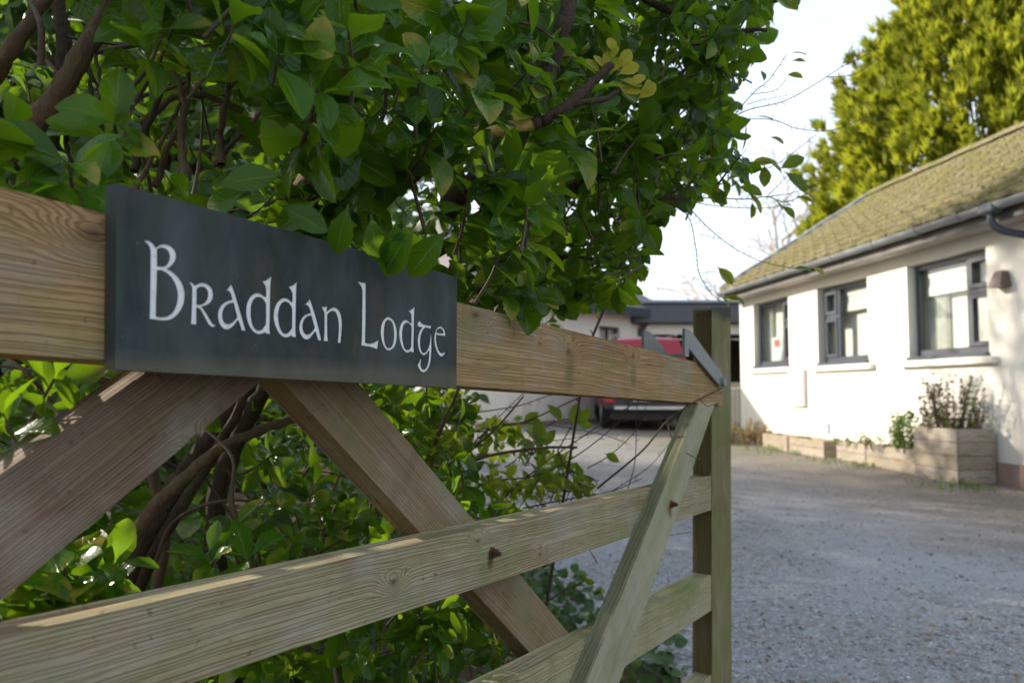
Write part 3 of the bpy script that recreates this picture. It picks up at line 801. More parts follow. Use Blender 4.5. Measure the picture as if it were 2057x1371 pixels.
GY = 20.0
gar = empty('garage', (3.35, GY, .22), 0, label='flat roofed garage with dark fascia and open front behind the red car', cat='garage')
box('fascia', (-.35, -.25, 2.42), (6.5, 6, 2.92), M_PVC, gar, bev=.03)
box('roof_edge', (-.4, -.32, 2.925), (6.6, 6.1, 3.0), plain('lead_flashing', (.25, .28, .33), .5), gar, bev=.01)
box('lintel', (.02, 0, 2.17), (6.3, .3, 2.415), M_WALL, gar)
box('wall', (.02, .301, -.2), (.27, 6, 2.4), M_WALL, gar); box('wall', (6.05, .301, -.2), (6.3, 6, 2.4), M_WALL, gar)
box('wall', (.271, 5.8, -.2), (6.049, 6, 2.4), plain('garage_back', (.10, .09, .085), .9), gar)
box('door_frame', (.25, .05, -.2), (.33, .25, 2.165), M_PVC, gar)
for k in range(4): box('shelf', (.3, 5.2, .5 + .45 * k), (6.0, 5.7, .53 + .45 * k), plain('shelf_wood', (.12, .09, .06), .8), gar)
# white metal bed-end like rail and crate in the gap by the bungalow corner
tb = Tubes(); q = at(1476, 838, 15.5)
tb.add([(0, 0, 0), (0, 0, .75), (.05, 0, .82), (.25, 0, .82), (.3, 0, .75), (.3, 0, 0)], .018, 8, 3)
for k in range(3): tb.add([(.075 + .075 * k, 0, .05), (.075 + .075 * k, 0, .8)], .01, 6, 2)
o = tb.build('metal_rail', plain('white_enamel', (.75, .74, .70), .4), loc=(q[0] - .1, q[1], float(ground_h(q[0], q[1])))); tag(o, 'small white tubular rail leaning by the bungalow corner', 'rail')
o = box('timber_screen', (0, 0, 0), (1.9, .06, .95), plain('pale_timber', (.42, .38, .25), .8), loc=(4.25, 18.8, .22)); tag(o, 'pale timber screen in the gap beside the bungalow corner', 'screen')
for k, px in enumerate((937, 949)):
    q = at(px, 862, 15.0); o = box('fence_post', (-.035, -.035, 0), (.035, .035, .75), plain('white_paint', (.78, .76, .7), .6), bev=.006); o.location = (q[0], q[1], float(ground_h(q[0], q[1])) - .02)
    tag(o, ['white painted post left of its pair by the white wing wall', 'white painted post right of its pair by the white wing wall'][k], 'post')

# ------------------------------------------------------------------ red car, seen from behind
b = NB('car_red'); c = b.mix(b.noise(b.coord(), 3, 3), (.25, .02, .035), (.30, .028, .045))
M_RED = b.done(b.bsdf(c, .3, spec=.35))
M_BLACKPL = plain('black_plastic', (.03, .031, .034), .55)
M_CARGL = plain('car_glass', (.03, .045, .055), .05, bump=0, spec=.8)
M_RUB = plain('tyre_rubber', (.018, .018, .019), .8)
M_LAMP = plain('lamp_red', (.45, .015, .02), .2, bump=0)
M_CHR = plain('bright_metal', (.55, .55, .56), .3, metal=.9, bump=0)
CW = 1.80
cx_, cy_ = at(1306, 850, 15.6)[:2]
car = empty('car', (cx_, cy_, float(ground_h(cx_, cy_))), R(-3), label='red estate car with black bumper parked before the garage', cat='car')
def loft(secs, nm, mat, smooth=True):
    """secs: list of (y, [(x,z)...]) half outlines mirrored"""
    bm = bmesh.new(); rows = []
    for y, pts in secs:
        full = pts + [(-x, z) for x, z in reversed(pts) if x > 1e-6]
        rows.append([bm.verts.new((x, y, z)) for x, z in full])
    n = len(rows[0])
    for a, c in zip(rows, rows[1:]):
        for i in range(n): bm.faces.new((a[i], a[(i + 1) % n], c[(i + 1) % n], c[i]))
    bm.faces.new(rows[0]); bm.faces.new(list(reversed(rows[-1])))
    return link(nm, bm_mesh(bm), mat, car, smooth=False)
def sec(hw, zlo, zhi): return [(0, zlo), (hw * .86, zlo), (hw * .97, zlo + .12), (hw, (zlo + zhi) / 2), (hw * .97, zhi - .1), (hw * .90, zhi), (0, zhi + .02)]
loft([(0, sec(.86, .62, 1.06)), (.08, sec(.9, .5, 1.09)), (.5, sec(.91, .34, 1.1)), (3.1, sec(.91, .34, 1.08)), (3.5, sec(.89, .34, 1.0)), (4.3, sec(.85, .4, .9)), (4.42, sec(.78, .5, .8))], 'body', M_RED)
def gh(hw, z0, z1, top): return [(0, z0), (hw, z0), (top, z1 - .05), (top * .93, z1), (0, z1 + .03)]
loft([(.10, gh(.84, 1.085, 1.2, .80)), (.42, gh(.84, 1.085, 1.80, .66)), (.6, gh(.84, 1.085, 1.85, .66)), (1.9, gh(.84, 1.085, 1.87, .67)), (2.5, gh(.83, 1.085, 1.78, .66)), (3.25, gh(.8, 1.07, 1.12, .76))], 'cabin', M_RED)
def quad(nm, pts, mat, par=None): return link(nm, fast_mesh(nm, pts, np.array([[0, 1, 2, 3]])), mat, par or car)
def slab(nm, pts, d, mat):
    P = np.array(pts, float); n = unit(cr3(P[1] - P[0], P[3] - P[0])); V = np.vstack([P, P + n * d])
    return link(nm, fast_mesh(nm, V, np.array([[0, 1, 2, 3], [7, 6, 5, 4], [0, 4, 5, 1], [1, 5, 6, 2], [2, 6, 7, 3], [3, 7, 4, 0]])), mat, car)
slab('rear_window', [(-.72, .105, 1.19), (.72, .105, 1.19), (.585, .40, 1.72), (-.585, .40, 1.72)], .012, M_CARGL)
for sgn in (-1, 1):
    slab('side_window', [(sgn * .835, .5, 1.12), (sgn * .835, 2.75, 1.12), (sgn * .70, 2.25, 1.6), (sgn * .70, .62, 1.63)][::sgn], .012, M_CARGL)
    box('tail_lamp', (sgn * .78 - .095, -.14, .53), (sgn * .78 + .095, .12, .74), M_LAMP, car, bev=.03)
    tb = Tubes(); tb.add([(sgn * .60, .55, 1.865), (sgn * .60, .62, 1.92), (sgn * .60, 2.1, 1.93), (sgn * .60, 2.2, 1.87)], .018, 8, 3); tb.build('roof_rail', M_CHR, car)
    box('door_mirror', (sgn * .98 - .1, 2.55, 1.08), (sgn * .98 + .1, 2.7, 1.26), M_BLACKPL, car, bev=.03)
    for yy in (.78, 3.45):
        wh = empty('wheel'); wh.parent = car; wh.location = (sgn * .80, yy, .33)
        bm = bmesh.new(); bmesh.ops.create_cone(bm, cap_ends=True, segments=24, radius1=.33, radius2=.33, depth=.22, matrix=Matrix.Rotation(R(90), 4, 'Y')); bmesh.ops.bevel(bm, geom=[e for e in bm.edges if e.calc_face_angle(0) > 1], offset=.04, segments=2, affect='EDGES')
        link('tyre', bm_mesh(bm), M_RUB, wh)
        bm = bmesh.new(); bmesh.ops.create_cone(bm, cap_ends=True, segments=20, radius1=.2, radius2=.2, depth=.236, matrix=Matrix.Rotation(R(90), 4, 'Y')); link('rim', bm_mesh(bm), M_CHR, wh)
box('bumper', (-.88, -.12, .40), (.88, .2, .80), M_BLACKPL, car, bev=.05)
box('bumper_strip', (-.70, -.135, .42), (.70, -.121, .48), M_CHR, car, bev=.004)
box('underside', (-.75, .15, .22), (.75, 4.2, .42), M_BLACKPL, car)
pm = plain('plate_white', (.72, .72, .68), .5, var=.03, bump=0)
npl = box('number_plate', (-.26, -.05, .58), (.26, -.02, .70), pm, car); npl.location = (-.08, -.11, .0)
for k, x in enumerate((-.2, -.13, -.06, .05, .12, .19)):
    box('plate_mark', (x - .02, -.054, .605), (x + .02, -.0505, .675), M_BLACKPL, npl)
box('tailgate_trim', (-.62, -.03, 1.0), (.62, .05, 1.06), M_BLACKPL, car, bev=.01)

# ------------------------------------------------------------------ background trees
def bark(name, a, c):
    b = NB(name); v = b.coord(); n1 = b.noise(b.mul(b.vm('ADD', v, b.mul(b.n('TexNoise', 'Color', Vector=v, Scale=14.0, Detail=3.0), (.03, .03, .03))), (1, 1, .22)), 110, 5, .75); n2 = b.noise(v, 16, 5, .65)
    cc = b.mix(n1, a, c); cc = b.mix(b.math('MULTIPLY', b.rng(n2, .55, .7), .5), cc, (.13, .13, .05))
    return b.done(b.bsdf(cc, .9, b.bump(b.math('ADD', n1, b.math('MULTIPLY', n2, 1.5)), 1.0, .008), spec=.2))
M_BARK = bark('shrub_bark', (.014, .010, .008), (.105, .074, .052))
M_BARK2 = bark('tan_bark', (.045, .03, .021), (.25, .175, .115))
M_CON = leafmat('conifer_spray', (.03, .065, .008), (.34, .35, .028), (.56, .60, .04), .40, .6, under=(.22, .24, .025))
ctree = empty('conifer_tree', (14.3, 22.5, .2), label='tall golden green conifer behind the bungalow roof', cat='tree')
tb = Tubes(); tb.add([(0, 0, 0), (.1, 0, 7), (0, 0, 14)], [.35, .22, .05], 8, 4)
H = 16.5; CTR = 15000; V = []; F = []; A = []
def crad(z): return np.interp(z, [.5, 2, 5, 6.5, 8.8, 12, 14, 16.5], [3.8, 5.2, 5.5, 5.3, 4.1, 1.9, .8, .1])
bl = np.array([(-.5, 0), (.5, 0), (.18, .6), (0, 1), (-.18, .6)])
k = 0; lvc = []
for i in range(170):      # boughs
    z = .8 + 14.5 * rng.random() ** .9; a = rng.random() * 6.28; r = float(crad(z)) * (.88 + .25 * rng.random())
    d = np.array([math.cos(a), math.sin(a), .35 + .4 * rng.random()]); tip = np.array([math.cos(a) * r, math.sin(a) * r, z + .4])
    tb.add([(0, 0, max(.4, z - .9 * r * .5)), tip * .55 + np.array([0, 0, -.25]), tip], [.06, .035, .01], 4, 3)
    lvc.append((tip, d, .55 + .5 * rng.random(), rng.random()))
PL = []
for i in range(3300):
    if i < len(lvc): base_, d0, _, tn = lvc[i]; base_ = base_ * np.array([.93, .93, 1])
    else:
        z = 2.2 + 13.6 * rng.random() ** 1.1; a = rng.random() * 6.28; r = float(crad(z)) * (.5 + .47 * rng.random() ** .45)
        base_ = np.array([math.cos(a) * r, math.sin(a) * r, z]); d0 = np.array([math.cos(a), math.sin(a), 0]); tn = rng.random()
    if base_[1] > 1.5 or (base_[0] > 1.5 and rng.random() < .5): continue
    PL.append((base_, unit(np.array([d0[0], d0[1], 0]) * (.55 + .3 * rng.random()) + np.array([0, 0, .9]) + rvec() * .2), .65 + .75 * rng.random(), .25 + .6 * tn))
for (P0, ax, LP, tn) in PL:
    for q in range(21):
        t = rng.random() ** .8; wdt = .36 * (1 - t) + .04
        P = P0 + ax * LP * t + rng.normal(size=3) * wdt * .55
        dd = unit(ax + (P - P0 - ax * LP * t) / wdt * .35 + rvec() * .3); x = unit(cr3(dd, rvec())); L = .24 + .26 * rng.random()
        tint = float(np.clip(tn * .7 + .3 * t + .3 * rng.random() - .2, 0, 1))
        for s_ in (-1, 0, 1):
            d3 = unit(dd + s_ * .42 * x); w_ = .066
            V.append(P + bl[:, 0:1] * w_ * cr3(d3, cr3(x, dd))[None, :] * 2 + bl[:, 1:2] * (L * (1 - .25 * abs(s_))) * d3[None, :])
            A.append(np.stack([np.full(5, .7), bl[:, 1], np.full(5, tint)], -1)); F.append(np.array([[0, 1, 2, 4]]) + k); k += 5
F4 = np.vstack(F); F3 = F4[:, [3, 2]]; F3 = np.stack([F4[:, 3], F4[:, 2], F4[:, 2] + 1], -1)
tb.build('trunk', M_BARK, ctree)
tag(link('crown', fast_mesh('crown', np.vstack(V), [F4, F3], np.vstack(A)), M_CON, ctree), kind='stuff')

def bare_tree(px, pybase, Y, h, lab, seed):
    rs = np.random.default_rng(seed); q = at(px, pybase, Y)
    t = empty('bare_tree', (q[0], q[1], .25), label=lab, cat='tree', group='bare trees far behind the bungalow')
    tr, tw = Tubes(), Tubes()
    def br(P, d, L, r, lev):
        mid = P + d * L * .5 + rs.normal(size=3) * L * .06; e_ = P + d * L + rs.normal(size=3) * L * .08
        (tr if lev < 2 else tw).add([P, mid, e_], [r, r * .8, r * .55], 5 if lev < 2 else 3, 2)
        if lev < 5:
            for k in range(3 if lev else 5):
                nd = unit(d + rs.normal(size=3) * .55 + np.array([0, 0, .15])); br(P + (e_ - P) * (.45 + .55 * rs.random()), nd, L * (.55 + .25 * rs.random()), r * .6, lev + 1)
    br(np.zeros(3), np.array([0, 0, 1.]), h * .40, h * .019, 0)
    m = plain('pale_bark', (.55, .47, .42), .9)
    tr.build('trunk', m, t); tag(tw.build('crown', m, t), kind='stuff')
bare_tree(1565, 700, 42, 14.0, 'pale bare tree rising behind the bungalow eaves', 3)
bare_tree(1430, 700, 55, 7.5, 'small faint bare tree beyond the garage roof', 5)

# evergreen trees that line the far side of the hedge and shade the drive
M_EVER = leafmat('evergreen_leaf', (.02, .05, .012), (.05, .10, .02), (.12, .26, .03), .3, .35)
def hedge_tree(x, y, h, r, lab, n=6500):
    g0 = float(ground_h(x, y)); t = empty('evergreen_tree', (x, y, g0), label=lab, cat='tree', group='evergreen trees beyond the hedge')
    tb = Tubes(); tb.add([(0, 0, 0), (.1, .05, h * .4), (0, .1, h * .85)], [.12, .09, .03], 7, 4)
    V = []; k = 0; lv = Leaves(); cl = []
    for i in range(150):
        z = h * (.08 + .9 * rng.random()); a = rng.random() * 6.28; rr = r * (1 - .45 * (z / h) ** 2) * (.2 + .8 * rng.random() ** .6)
        P = np.array([rr * math.cos(a), rr * math.sin(a), z]); tb.add([(0, 0, z * .6), P * .6 + np.array([0, 0, .1]), P], [.03, .02, .006], 4, 2); cl.append((P, .25 + .35 * rng.random()))
    for i in range(n):
        P, c_ = cl[i % 150]; P = P + rng.normal(size=3) * c_ * .75
        lv.add(TPL_LO, leaf_verts(TPL_LO, .09 + .09 * rng.random(), .55, P, unit(rvec() + np.array([0, 0, -.2])), rvec(), .7, .2, .03), rng.random())
    tb.build('trunk', M_BARK, t); tag(link('crown', lv.mesh(range(n), 'crown'), M_EVER, t, smooth=True), kind='stuff')
hedge_tree(-2.25, 5.1, 4.4, 1.5, 'dark evergreen tree nearest behind the hedge, seen through the shrub')
hedge_tree(-3.5, 4.5, 4.0, 1.35, 'dark evergreen tree farthest left behind the hedge, seen through the shrub')
hedge_tree(-2.5, 7.2, 4.9, 1.6, 'dark evergreen tree second behind the hedge, seen through the shrub')
hedge_tree(-2.85, 10.2, 7.6, 1.95, 'dark evergreen tree third behind the hedge, seen through the shrub')

# ------------------------------------------------------------------ the gate
GAZ = math.atan2(*ray(2000, 815)[:2])
GD = np.array([math.sin(GAZ), math.cos(GAZ), 0]); GN = np.array([math.cos(GAZ), -math.sin(GAZ), 0])
GDIST, U0 = .5794, 1.0
def gp(px, py, w_=0.0):
    """pixel -> (u, z) on the gate plane that lies w_ metres nearer the camera than the rail faces"""
    r = ray(px, py); t = -(GDIST - w_) / (r @ GN); P = CAM + r * t
    return np.array([P @ GD - U0, P[2]])
gb = GD * U0 - GN * GDIST
gate = empty('field_gate', (gb[0], gb[1], 0), R(90) - GAZ, label='weathered wooden five bar field gate with diagonal braces', cat='gate')
OCC = []
def gworld(V):
    V = np.asarray(V, float); return gb[None, :] + V[:, 0:1] * GD - V[:, 1:2] * GN + np.array([0, 0, 1.]) * V[:, 2:3]
def board(name, poly, w_, th, knots=(), stains=(), bev=.003, parent=None, **wk):
    poly = [np.asarray(p, float) for p in poly]
    s, e = (poly[0] + poly[3]) / 2, (poly[1] + poly[2]) / 2
    ang = math.atan2(e[1] - s[1], e[0] - s[0]); ca, sa = math.cos(ang), math.sin(ang)
    c = (s + e) / 2
    loc = lambda p: ((p[0] - c[0]) * ca + (p[1] - c[1]) * sa, -(p[0] - c[0]) * sa + (p[1] - c[1]) * ca)
    bm = bmesh.new(); prism_bm(bm, [[loc(p) for p in poly]], 0, th)
    bmesh.ops.remove_doubles(bm, verts=bm.verts[:], dist=1e-6)
    bmesh.ops.dissolve_limit(bm, angle_limit=.01, verts=bm.verts[:], edges=bm.edges[:])
    bmesh.ops.bevel(bm, geom=bm.edges[:], offset=bev, segments=2, affect='EDGES', profile=.6)
    kn = [(*loc(gp(x, y, w_)), sz) for x, y, sz in knots]
    st = [(*loc(gp(x, y, w_)), sr, col, q) for x, y, sr, col, q in stains]
    m = wood(name + '_wood', knots=kn, stains=st, **wk)
    o = link(name, bm_mesh(bm), m, parent or gate, loc=(c[0], -w_, c[1]), rot=(0, -ang, 0))
    OCC.append((gworld([(p[0], -w_, p[1]) for p in poly]), [[0, 1, 2, 3]]))
    return o
def line_uz(a, c, us, w_):
    A, B = gp(*a, w_), gp(*c, w_); k = (B[1] - A[1]) / (B[0] - A[0])
    return [np.array([u, A[1] + k * (u - A[0])]) for u in us]
WT = .012
us = gp(1450, 780, WT)[0]; UL = -1.35
t0, t1 = line_uz((0, 384), (1440, 740), (UL, us), WT); b0_, b1_ = line_uz((0, 699), (1450, 810), (UL, us), WT)
board('top_rail', [t0, t1, b1_, b0_], WT, .072, knots=[(185, 470, .013), (1142, 705, .010), (1085, 690, .005), (1272, 715, .008), (955, 632, .010)],
      base=(.42, .27, .13), dark=(.13, .066, .027), rings=215, red=.42, green=.40, grey=.5, seed=1, relief=.7, wob=1.2,
      stains=[(1145, 745, .02, (.14, .13, .05), .6), (1272, 755, .016, (.15, .14, .05), .6)])
ue = gp(1428, 985)[0]
RW = dict(base=(.36, .305, .195), dark=(.145, .105, .06), green=.6, grey=.6, red=.4, relief=.65)
t0, t1 = line_uz((0, 1287), (1428, 957), (UL, ue + .03), 0); b0_, b1_ = line_uz((360, 1371), (1428, 1021), (UL, ue + .03), 0)
board('rail', [t0, t1, b1_, b0_], 0, .038, knots=[(790, 1168, .0075), (960, 1085, .006), (1085, 1112, .0055)],
      stains=[(985, 1125, .010, (.10, .042, .02), .9), (700, 1130, .018, (.2, .11, .07), .35)], rings=250, seed=2, **RW)
t0, t1 = line_uz((1160, 1295), (1428, 1155), (UL, ue + .02), 0)
board('rail', [t0, t1, t1 - [0, .0765], t0 - [0, .078]], 0, .038, rings=240, seed=3, base=(.36, .33, .19), dark=(.16, .13, .07), green=.75, grey=.3, red=.15)
d1 = np.array([0, .213])
board('rail', [t0 - d1, t1 - d1 * 1.06, t1 - d1 * 1.06 - [0, .0765], t0 - d1 - [0, .078]], 0, .038, rings=240, seed=4, base=(.36, .33, .19), dark=(.16, .13, .07), green=.75, grey=.3, red=.15)
d2 = np.array([0, .40])
board('rail', [t0 - d2, t1 - d2, t1 - d2 - [0, .078], t0 - d2 - [0, .08]], 0, .038, rings=240, seed=5, base=(.36, .33, .19), dark=(.16, .13, .07), green=.75, grey=.3, red=.15)
# toe stile
A, B = gp(1430, 622), gp(1465, 622); kx = -.048
hgt = A[1] - .06
st = [A, A - [hgt * .048, hgt], B - [hgt * .048, hgt], B]
board('stile', st, .0015, .046, bev=.006, rings=120, seed=6, base=(.19, .165, .08), dark=(.075, .06, .028), green=.7, grey=.3, red=.15, relief=.5, side=(.13, .09, .042), top=('x', -.535, -.56))
cap_o = [o for o in gate.children if o.name.startswith('stile')][0]
board('heel_stile', [(-1.35, 1.5), (-1.35, .05), (-1.43, .05), (-1.43, 1.5)], .012, .075, base=(.34, .3, .19), dark=(.14, .11, .06), rings=120, seed=7)
# braces: two behind the rails, one in front
WB_ = -.0385
L_up, L_lo = line_uz((300, 752), (0, 962), (-1.3,), WB_)[0], line_uz((515, 765), (0, 1197), (-1.3,), WB_)[0]
zt = gp(400, 748, WB_)[1] + .004
def on_line(a, c, z, w_):
    A, B = gp(*a, w_), gp(*c, w_); return np.array([A[0] + (z - A[1]) * (B[0] - A[0]) / (B[1] - A[1]), z])
zb = .62
board('brace', [on_line((300, 752), (0, 962), zb, WB_), on_line((300, 752), (0, 962), zt, WB_), on_line((515, 765), (0, 1197), zt, WB_), on_line((515, 765), (0, 1197), zb, WB_)], WB_, .038,
      knots=[(390, 880, .006)], rings=300, seed=8, base=(.20, .142, .102), dark=(.062, .038, .026), red=.4, green=.28, grey=.4, relief=.6, wob=.5)
zt2 = gp(640, 770, WB_)[1] + .012; zb2 = .40
board('brace', [on_line((715, 770), (1045, 1160), zt2, WB_), on_line((715, 770), (1045, 1160), zb2, WB_), on_line((578, 770), (960, 1190), zb2, WB_), on_line((578, 770), (960, 1190), zt2, WB_)], WB_, .038,
      rings=330, seed=9, base=(.27, .198, .122), dark=(.105, .066, .038), red=.3, green=.42, grey=.35, relief=.6, wob=.5)
W3 = .028
zt3 = gp(1410, 812, W3)[1]; zb3 = .30
board('brace', [on_line((1433, 815), (1242, 1371), zt3, W3), on_line((1433, 815), (1242, 1371), zb3, W3), on_line((1402, 815), (1180, 1371), zb3, W3), on_line((1402, 815), (1180, 1371), zt3, W3)], W3, .0275,
      rings=200, seed=10, base=(.36, .345, .24), dark=(.2, .18, .11), red=.05, green=.65, grey=.6, relief=.4, side=(.15, .155, .09), stains=[(1345, 1025, .012, (.16, .08, .03), .8)])
# rusty bolts
M_RUST = plain('rusty_iron', (.085, .038, .024), .7, var=.5, scale=300, metal=.35, bump=.6, bscale=500)
def bolt(px, py, w_, r):
    u, z = gp(px, py, w_); bm = bmesh.new()
    bmesh.ops.create_cone(bm, cap_ends=True, segments=4, radius1=r * 1.35, radius2=r * 1.3, depth=.009, matrix=Matrix.Translation((0, -.0035, 0)) @ Matrix.Rotation(R(90), 4, 'X') @ Matrix.Rotation(R(52), 4, 'Z'))
    bmesh.ops.create_cone(bm, cap_ends=True, segments=10, radius1=r * .7, radius2=r * .66, depth=.006, matrix=Matrix.Translation((0, -.0105, 0)) @ Matrix.Rotation(R(90), 4, 'X'))
    bmesh.ops.create_cone(bm, cap_ends=True, segments=14, radius1=r * 1.75, radius2=r * 1.7, depth=.002, matrix=Matrix.Translation((0, -.0005, 0)) @ Matrix.Rotation(R(90), 4, 'X'))
    link('bolt', bm_mesh(bm), M_RUST, gate, loc=(u, -w_ - .0005, z))
bolt(988, 1110, 0, .0045); bolt(1348, 1012, W3, .0048)
# throw-over loop of galvanised strap on the toe end of the top rail
b = NB('galvanised'); v = b.coord(); nn = b.noise(v, 60, 4, .6)
M_GALV = b.done(b.bsdf(b.mix(nn, (.13, .155, .17), (.24, .27, .285)), b.rng(nn, .3, .7, .35, .6), b.bump(nn, .15, .001), metal=.55))
loop = empty('throw_over_loop'); loop.parent = gate; loop['label'] = 'grey galvanised steel throw over loop'
WN, WF, tk = WT + .010, WT - .072 - .016, .006
piv = gp(1447, 762, WN); crn = gp(1384, 662, WN); low = gp(1384, 716, WN)
def strap(nm, poly, w_, th, bev=.001):
    bm = bmesh.new(); prism_bm(bm, [[tuple(p) for p in poly]], -w_, -w_ + th); link(nm, bm_mesh(bm), M_GALV, loop)
ax = unit(piv - crn); pe = np.array([-ax[1], ax[0]])
wd_ = .021
ztop = low[1] - .001
for w_, nm in ((WN, 'arm'), (WF + tk, 'arm')):
    strap(nm, [crn, crn + [.012, 0] + ax * .004, piv + pe * wd_ * .9 + ax * .012, piv + ax * .026, piv - pe * wd_ * .7 + ax * .006, crn - [0, .040]], w_, tk)
    strap('cheek', [crn + [-.0003, .001], crn + [-.0003, -.0405], low + [-.0003, .0], low + [-.026, .0], crn + [-.026, .001]], w_, tk)
box('bridge', (low[0] - .026, -WN + tk + .0003, ztop), (low[0] - .0005, -WF - tk - .0003, ztop + tk), M_GALV, loop, bev=.001)
bm = bmesh.new(); bmesh.ops.create_cone(bm, cap_ends=True, segments=16, radius1=.012, radius2=.010, depth=.008, matrix=Matrix.Rotation(R(90), 4, 'X')); link('pivot', bm_mesh(bm), M_GALV, loop, loc=(piv[0] + ax[0] * .014, -WN - .004, piv[1] + ax[1] * .014))

# ------------------------------------------------------------------ slate name sign, letters cut in and painted
WS = WT + .0145
def spx(x, y): return gp(x, y, WS)
c0, c1, c2, c3 = spx(234, 368), spx(918, 556), spx(917, 779), spx(231, 742)
LET = {}
Z1, Z2, Z3 = (280, 470, 6.2318), (480, 540, 8.568), (710, 560, 6.855)
LET['B'] = (Z1, [[(60, 88, 1), (90, 75), (130, 80), (175, 110), (205, 150), (212, 170, 1), (240, 148), (290, 128), (345, 127), (400, 147), (445, 190), (468, 250), (462, 315), (430, 370), (385, 413), (350, 432, 1), (400, 455), (460, 500), (515, 565), (555, 640), (575, 720), (575, 800), (560, 880), (520, 960), (465, 1025), (390, 1068), (300, 1078), (215, 1070), (130, 1058, 1), (135, 900), (140, 600), (143, 300), (140, 200), (120, 140), (90, 110)],
  [(232, 190, 1), (265, 170), (310, 172), (350, 195), (375, 235), (382, 290), (370, 345), (345, 385), (310, 405), (270, 400), (235, 403, 1), (232, 300)],
  [(232, 448, 1), (275, 450), (330, 475), (390, 525), (435, 590), (465, 660), (482, 740), (478, 830), (455, 920), (415, 985), (360, 1025), (300, 1038), (250, 1035), (218, 1025, 1), (222, 800), (230, 600)]])
LET['r'] = (Z1, [[(622, 605, 1), (650, 598), (685, 615), (706, 642, 1), (740, 620), (785, 608), (840, 615), (890, 645), (922, 690), (933, 745), (925, 805), (895, 855), (850, 885), (790, 905, 1), (830, 960), (870, 1025), (905, 1085), (935, 1125), (975, 1138, 1), (945, 1158), (910, 1158), (880, 1140), (850, 1095), (800, 1000), (765, 940), (725, 915, 1), (724, 1020), (725, 1133, 1), (648, 1122, 1), (655, 1000), (660, 850), (662, 680), (650, 640)],
  [(728, 690, 1), (755, 662), (795, 655), (835, 675), (858, 715), (862, 770), (848, 820), (815, 862), (775, 882), (726, 885, 1), (728, 790)]])
LET['a'] = (Z1, [[(1080, 710, 1), (1110, 685), (1135, 650), (1148, 610, 1), (1170, 645), (1190, 700), (1225, 810), (1270, 960), (1310, 1100), (1340, 1208, 1), (1282, 1205, 1), (1265, 1140), (1240, 1075, 1), (1200, 1130), (1150, 1175), (1100, 1190), (1050, 1175), (1010, 1125), (990, 1060), (988, 990), (1005, 930), (1040, 880), (1090, 845), (1140, 828), (1168, 822, 1), (1155, 770), (1140, 730), (1110, 705)],
  [(1182, 855, 1), (1140, 865), (1095, 892), (1065, 935), (1050, 990), (1052, 1050), (1070, 1095), (1105, 1122), (1145, 1118), (1190, 1085), (1228, 1040, 1), (1205, 950)]])
LET['d'] = (Z2, [[(400, 215, 1), (470, 195), (530, 150), (580, 108, 1), (565, 200), (555, 330), (550, 600), (545, 900), (540, 1020), (552, 1118, 1), (470, 1110, 1), (462, 1085, 1), (420, 1105), (360, 1118), (290, 1100), (230, 1050), (175, 960), (140, 850), (128, 730), (138, 620), (170, 530), (220, 460), (280, 420), (340, 412), (400, 432), (450, 470), (470, 485, 1), (472, 380), (465, 320), (440, 260)],
  [(468, 595, 1), (430, 530), (380, 488), (330, 478), (285, 500), (245, 560), (222, 650), (218, 760), (228, 870), (255, 965), (295, 1030), (345, 1058), (395, 1045), (440, 990), (466, 945, 1), (468, 780)]])
LET['d2'] = (Z2, [[(855, 310, 1), (920, 285), (970, 250), (1022, 207, 1), (1005, 290), (1000, 420), (995, 650), (990, 900), (988, 1060), (997, 1172, 1), (918, 1165, 1), (912, 1138, 1), (870, 1165), (815, 1175), (750, 1155), (690, 1095), (640, 1000), (608, 890), (602, 790), (615, 690), (650, 600), (700, 540), (760, 500), (810, 497), (860, 515), (900, 550), (920, 575, 1), (925, 460), (915, 400), (890, 350)],
  [(918, 680, 1), (890, 620), (850, 575), (800, 558), (755, 580), (718, 640), (698, 720), (690, 800), (697, 900), (715, 990), (750, 1065), (795, 1112), (840, 1105), (885, 1060), (916, 1010, 1), (918, 850)]])
LET['a2'] = (Z2, [[(1140, 610, 1), (1175, 580), (1205, 540), (1218, 490, 1), (1240, 530), (1265, 600), (1300, 710), (1345, 860), (1390, 1030), (1432, 1232, 1), (1365, 1222, 1), (1345, 1150), (1322, 1075, 1), (1280, 1130), (1230, 1190), (1170, 1212), (1115, 1190), (1065, 1120), (1042, 1040), (1045, 960), (1070, 880), (1120, 810), (1180, 775), (1240, 760, 1), (1225, 700), (1205, 650), (1175, 620)],
  [(1250, 797, 1), (1200, 810), (1150, 850), (1120, 910), (1108, 980), (1118, 1050), (1140, 1100), (1180, 1128), (1225, 1115), (1270, 1070), (1308, 1015, 1), (1280, 910)]])
LET['n'] = (Z2, [[(1415, 645, 1), (1470, 652), (1538, 637, 1), (1530, 680), (1518, 730, 1), (1570, 690), (1630, 660), (1680, 665), (1730, 710), (1765, 780), (1782, 880), (1785, 1000), (1775, 1130), (1762, 1278, 1), (1702, 1262, 1), (1715, 1150), (1722, 1030), (1718, 920), (1700, 820), (1670, 745), (1630, 718), (1590, 728), (1550, 765), (1535, 810), (1535, 1000), (1537, 1150), (1548, 1245, 1), (1460, 1232, 1), (1472, 1130), (1475, 950), (1475, 800), (1465, 735), (1445, 690)]])
LET['L'] = (Z3, [[(52, 35, 1), (110, 45), (180, 55, 1), (180, 300), (178, 600), (172, 850), (180, 875), (220, 890), (280, 880), (325, 855), (362, 830, 1), (350, 890), (335, 972, 1), (290, 950), (230, 930), (170, 922), (110, 912, 1), (118, 800), (122, 500), (125, 200), (115, 120), (90, 75)]])
